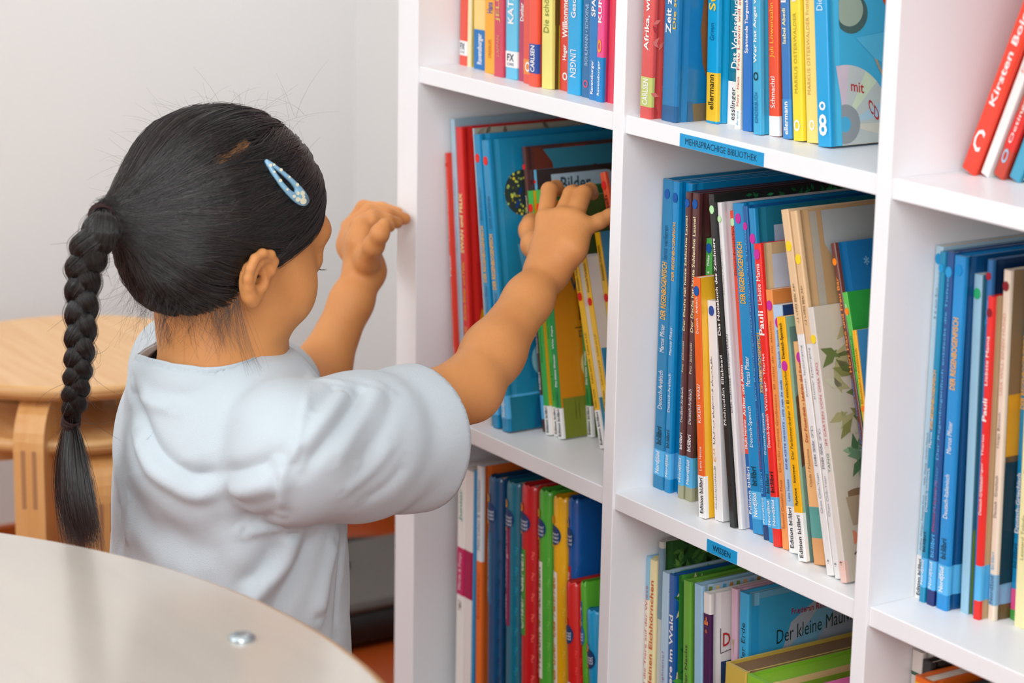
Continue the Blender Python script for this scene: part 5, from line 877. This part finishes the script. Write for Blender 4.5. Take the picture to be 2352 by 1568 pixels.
X = X + (lkc[lk] - X) * (0.45 * smoothstep(0.05, 0.5, t))
off = ((rng.random(N) ** 2) * 0.0012 + 0.0002 + bulge * .0016 + lkh)[:, None]
wob = rng.normal(0, 1, (N, 1)) * 0.0006
ph = rng.random((N, 1)) * 6.28
for _ in range(5):
    d = hsdf(X); G = hgrad(X); tgt = off + wob * np.sin(ph + 9 * t[..., 0])
    X = X - G * np.where(t[..., 0] < 0.93, (d - tgt), 0)[..., None]
fade = smoothstep(0.84, 0.97, t); X = X * (1 - fade) + (base * (1 - tt) + end * tt) * fade
Lx = tol(X); dpart = todist(X[:, :20].reshape(-1, 3), pw[:5]).reshape(N, 20).min(1); ok = ((dpart > 0.0062) | (rng.random(N) < .13))
L = [x for x, k_ in zip(X, ok) if k_]
strands('hair_strands', L, 0.00024, hair)['label'] = 'strands combed back to the ponytail'
# baby hairs and wisps
def wisp(p, d, length, n=9, curl=.35, grav=.6):
    d = np.array(d, float); d /= np.linalg.norm(d); out = [np.array(p, float)]; c = rng.normal(0, curl, 3)
    for i in range(n - 1):
        d = d + c * .22 + np.array([0, 0, -grav * .12]); d /= np.linalg.norm(d); out.append(out[-1] + d * length / (n - 1))
    return np.array(out)
W = []
gi = np.nonzero(hairy(tol(cap_P)) > .004)[0]
for i in rng.choice(gi, 260):
    l = tol(cap_P[i]); nn = hgrad(cap_P[i][None])[0]
    if l[0] < -.11: continue
    if l[2] > .03 or rng.random() < .35:
        W.append(wisp(cap_P[i], nn * rng.uniform(.25, .9) - np.array(hf) * 1.0 + rng.normal(0, .3, 3), rng.uniform(.02, .05), grav=.5))
# nape: short wisps fanning down and back over the collar
for i in range(520):
    f = rng.uniform(-.085, .004); s = rng.choice([1, 1, 1, -1]) * math.sqrt(max(0, 1 - ((f + .01) / .09) ** 2)) * .052 * rng.uniform(.2, 1)
    p = tow(np.array([f, s, -.078 + rng.uniform(-.014, .014)])); 
    for _ in range(4): p = p - hgrad(p[None])[0] * (hsdf(p[None])[0] + .001)
    dr = -zz * 1.0 - hf * rng.uniform(-.25, .55) + hs * rng.uniform(-.1, .25)
    W.append(wisp(p, dr, rng.choice([rng.uniform(.012, .035), rng.uniform(.03, .06)]), curl=.45, grav=.3))
# long loose locks behind the ear
for cx, cy, ex, ey, n in ((540, 690, 575, 842, 26), (520, 700, 548, 800, 22), (548, 680, 600, 850, 12), (500, 712, 520, 790, 24), (530, 700, 500, 792, 16), (400, 730, 385, 790, 26), (380, 700, 362, 790, 30), (430, 735, 440, 800, 26)):
    for i in range(n):
        a = np.array(atd(cx + rng.normal(0, 7), cy + rng.normal(0, 7), 2.095)); e = np.array(atd(ex + rng.normal(0, 9), ey + rng.normal(0, 14), 2.095))
        if cx < 440: a = a + np.array(CF) * .02; e = e + np.array(CF) * .02
        m_ = (a + e) / 2 + np.array(CR) * rng.normal(-.004, .004); u = np.linspace(0, 1, 12)[:, None]
        W.append(a * (1 - u) ** 2 + 2 * m_ * u * (1 - u) + e * u * u)
# fine hairs blown off the crown and the back of the head
for i in range(46):
    a = np.array(atd(rng.uniform(430, 700), rng.uniform(262, 300), 2.11)); W.append(wisp(a, np.array(hu) * .8 + np.array(CR) * rng.uniform(-1.2, 1.2), rng.uniform(.025, .06), 12, .6, .9))
strands('loose_hair', W, 0.00008, hair)['label'] = 'fine loose hairs at the crown and nape'
# lashes
LA = []
for s in (-1, 1):
    for i in range(26):
        q = (i / 25 - .5); p = np.array(hp(0.0885 - abs(q) * .012, s * (0.031 + q * .022), -0.0285)); LA.append(wisp(p, np.array(hf) * 1.0 - np.array(hu) * .35 + np.array(hs) * s * (q * .8 + .25), .0075, 6, .1, -1.2))
strands('eyelashes', LA, 0.00012, girl)
# brows
BR = []
for s in (-1, 1):
    for i in range(70):
        q = rng.random(); p = np.array(hp(0.086 - q * .016, s * (0.014 + q * .034), 0.004 + .004 * math.sin(q * 3) + rng.normal(0, .0012)))
        BR.append(wisp(p, np.array(hs) * s + np.array(hu) * .2 - np.array(hf) * .3 * q, .006, 5, .1, 0))
strands('eyebrows', BR, 0.0001, girl)
# braid
TY = HT.y
cpx = [(262, 497, 0), (238, 522, -.012), (212, 560, -.018), (194, 610, -.02), (188, 668, -.02), (187, 725, -.02), (184, 780, -.02), (181, 835, -.018), (175, 890, -.016), (168, 935, -.014), (163, 968, -.012)]
cen = [np.array(HT)] + [np.array(aty(x, y, TY + dy)) for x, y, dy in cpx[1:]]
cen = np.array(cen); sl = np.concatenate([[0], np.cumsum(np.linalg.norm(np.diff(cen, axis=0), axis=1))]); LEN = sl[-1]
def cpt(s): return np.stack([np.interp(s, sl, cen[:, i]) for i in range(3)], -1)
M = 150; ss = np.linspace(0, LEN, M); cc = cpt(ss)
for _ in range(12): cc[1:-1] = (cc[:-2] + cc[2:] + 2 * cc[1:-1]) / 4
tg = np.gradient(cc, axis=0); tg /= np.linalg.norm(tg, axis=1, keepdims=True)
sidev = np.array(CR)[None] - tg * (tg @ np.array(CR))[:, None]; sidev /= np.linalg.norm(sidev, axis=1, keepdims=True); depv = np.cross(tg, sidev)
u = ss / LEN
am = np.interp(u, [0, .05, .14, .25, .4, .9, .97, 1], [.0006, .0012, .0042, .0070, .0066, .0052, .002, .0012]); rr = np.interp(u, [0, .05, .14, .25, .4, .9, .97, 1], [.0042, .0062, .0108, .0100, .0076, .0062, .0050, .0040])
per = np.interp(u, [0, .3, 1], [.085, .066, .056]); phs = np.cumsum(2 * PI / per * (LEN / (M - 1)))
braid = MB(); BS = []
for k in range(3):
    a = phs + 2 * PI * k / 3; cl = cc + sidev * (am * np.sin(a))[:, None] + depv * (am * .72 * np.sin(2 * a))[:, None]
    braid.tube([Vector(p) for p in cl], list(rr * .93), HAIRD, 14)
    t2 = np.gradient(cl, axis=0); t2 /= np.linalg.norm(t2, axis=1, keepdims=True); n1 = depv - t2 * (t2 * depv).sum(1)[:, None]; n1 /= np.linalg.norm(n1, axis=1, keepdims=True); n2_ = np.cross(t2, n1)
    for h in range(620):
        f0 = rng.random() * 2 * PI; ra = rng.uniform(.93, 1.06) + (rng.random() < .03) * .25; tw = rng.normal(0, .5)
        an = f0 + tw * u * 3; lo = 0 if rng.random() < .7 else int(rng.integers(0, M // 2)); hi = M if rng.random() < .7 else int(rng.integers(M // 2, M))
        q = cl + (n1 * np.cos(an)[:, None] + n2_ * np.sin(an)[:, None]) * (rr * ra)[:, None]; BS.append(q[lo:hi:2])
bo = braid.build('braid', girl); bo['label'] = 'long three-strand braid of black hair'
strands('braid_strands', BS, 0.00015, bo)
# tail below the lower tie
TL = []; e0 = cc[-1]
for h in range(1500):
    o = rng.normal(0, 1, 2); o *= min(1, 1 / max(1e-6, np.linalg.norm(o))) * rng.random() ** .5
    st = e0 + sidev[-1] * o[0] * .0045 + depv[-1] * o[1] * .0045
    ln = rng.uniform(.82, 1.05) if rng.random() < .85 else rng.uniform(.4, .85)
    tip = np.array(aty(192 + o[0] * 42 + rng.normal(0, 7), 1250 + rng.normal(0, 9), TY - .010 + o[1] * .014))
    mid = np.array(aty(170 + o[0] * 44 + rng.normal(0, 5), 1110, TY - .012 + o[1] * .016))
    v = np.linspace(0, ln, 16)[:, None]; c1 = 2 * mid - (st + tip) / 2
    TL.append(st * (1 - v) ** 2 + 2 * c1 * v * (1 - v) + tip * v * v)
for h in range(60):
    st = cc[int(rng.integers(20, M))]; TL.append(wisp(st, np.array(CR) * rng.uniform(-1, 1.2) - np.array(zz) * rng.uniform(.1, 1), rng.uniform(.02, .05), 10, .5, .6))
strands('braid_tail', TL, 0.00018, bo)
core = MB(); core.tube([Vector(e0), Vector(aty(168, 1060, TY - .012)), Vector(aty(172, 1140, TY - .012)), Vector(aty(186, 1215, TY - .010))], [.0035, .010, .0115, .006], HAIRD, 14); core.build('tail_core', bo)
# elastic ties
TIE = mat('#3d2a28', 0.8, 0.2, 0.2, 300, bump=0.8, bscale=2500)
def tie(name, c, ax, r, n, w):
    mb = MB(); ax = Vector(ax).normalized(); a = ax.orthogonal().normalized(); b2 = ax.cross(a)
    for i in range(n):
        tl = Vector((rng.normal(0, .12), rng.normal(0, .12), rng.normal(0, .12))); n_ = (ax + tl).normalized(); p = n_.orthogonal().normalized(); q = n_.cross(p); o = ax * (w * (i / (n - 1) - .5)); rr_ = r * rng.uniform(.95, 1.08)
        mb.tube([c + o + (p * math.cos(2 * PI * j / 30) + q * math.sin(2 * PI * j / 30)) * rr_ for j in range(31)], 0.0012, TIE, 7, cap=False)
    o = mb.build(name, hair); o['label'] = 'dark brown elastic hair tie'; return o
tie('hair_tie', Vector(cc[2]), Vector(cc[5] - cc[0]).normalized(), 0.0100, 8, .009)
tie('hair_tie', Vector(e0), tg[-1], 0.0068, 6, .007)
# snap clip on the right of the head
def onhead(x, y):
    p = np.array(atd(x, y, 2.075))
    for _ in range(25):
        d = hsdf(p[None])[0]; p = p + np.array(rayd(x, y).normalized()) * d * .8
        if abs(d) < 1e-5: break
    return p
mb = MB(); A0 = np.array([605., 378.]); A1 = np.array([684., 462.]); ax2 = (A1 - A0) / np.linalg.norm(A1 - A0); px_ = np.array([-ax2[1], ax2[0]]); LN = np.linalg.norm(A1 - A0)
def drop(wd, a0, a1, n=40):
    out = []
    for i in range(n):
        th = 2 * PI * i / n; s_ = (1 - math.cos(th)) / 2; half = wd * (0.28 + .72 * s_ ** .8) * abs(math.sin(th)) ** .75 * (1 if math.sin(th) > 0 else -1)
        out.append(A0 + ax2 * (LN * (a0 + (a1 - a0) * s_)) + px_ * half)
    return out
oute = drop(20, -.05, 1.08); inn = drop(9.0, .12, .76); n = len(oute)
def lift(q, h): p = onhead(*q); g_ = hgrad(p[None])[0]; return p + g_ * h
vt = [lift(q, .0074) for q in oute] + [lift(q, .0078) for q in inn] + [lift(q, .0040) for q in oute] + [lift(q, .0040) for q in inn]
fs = []
for i in range(n):
    j = (i + 1) % n; fs += [(i, j, n + j, n + i), (2 * n + j, 2 * n + i, 3 * n + i, 3 * n + j), (i, 2 * n + i, 2 * n + j, j), (n + j, 3 * n + j, 3 * n + i, n + i)]
mb.add(vt, fs, mat('#8fc0dc', 0.3, 0.6, 0.08, 300), True)
CRM = mat('#f2efd2', 0.4)
fl = [(*(A0 + ax2 * LN * .97 + px_ * 3), 7), (*(A0 + ax2 * LN * .86 - px_ * 7), 5), (*(A0 + ax2 * LN * .88 + px_ * 9), 5), (*(A0 + ax2 * LN * .80), 4)]
for i in range(3, n - 2, 3): q = oute[i] * .5 + inn[i] * .5; fl.append((q[0], q[1], 2.6 + (i % 2)))
for (x, y, r_) in fl:
    vs = [lift((x + r_ * math.cos(2 * PI * k / 12), y + r_ * math.sin(2 * PI * k / 12)), .0081) for k in range(12)]
    mb.add(vs, [tuple(range(12))], CRM)
o = mb.build('hair_clip', hair); o['label'] = 'light blue snap clip with cream flowers'
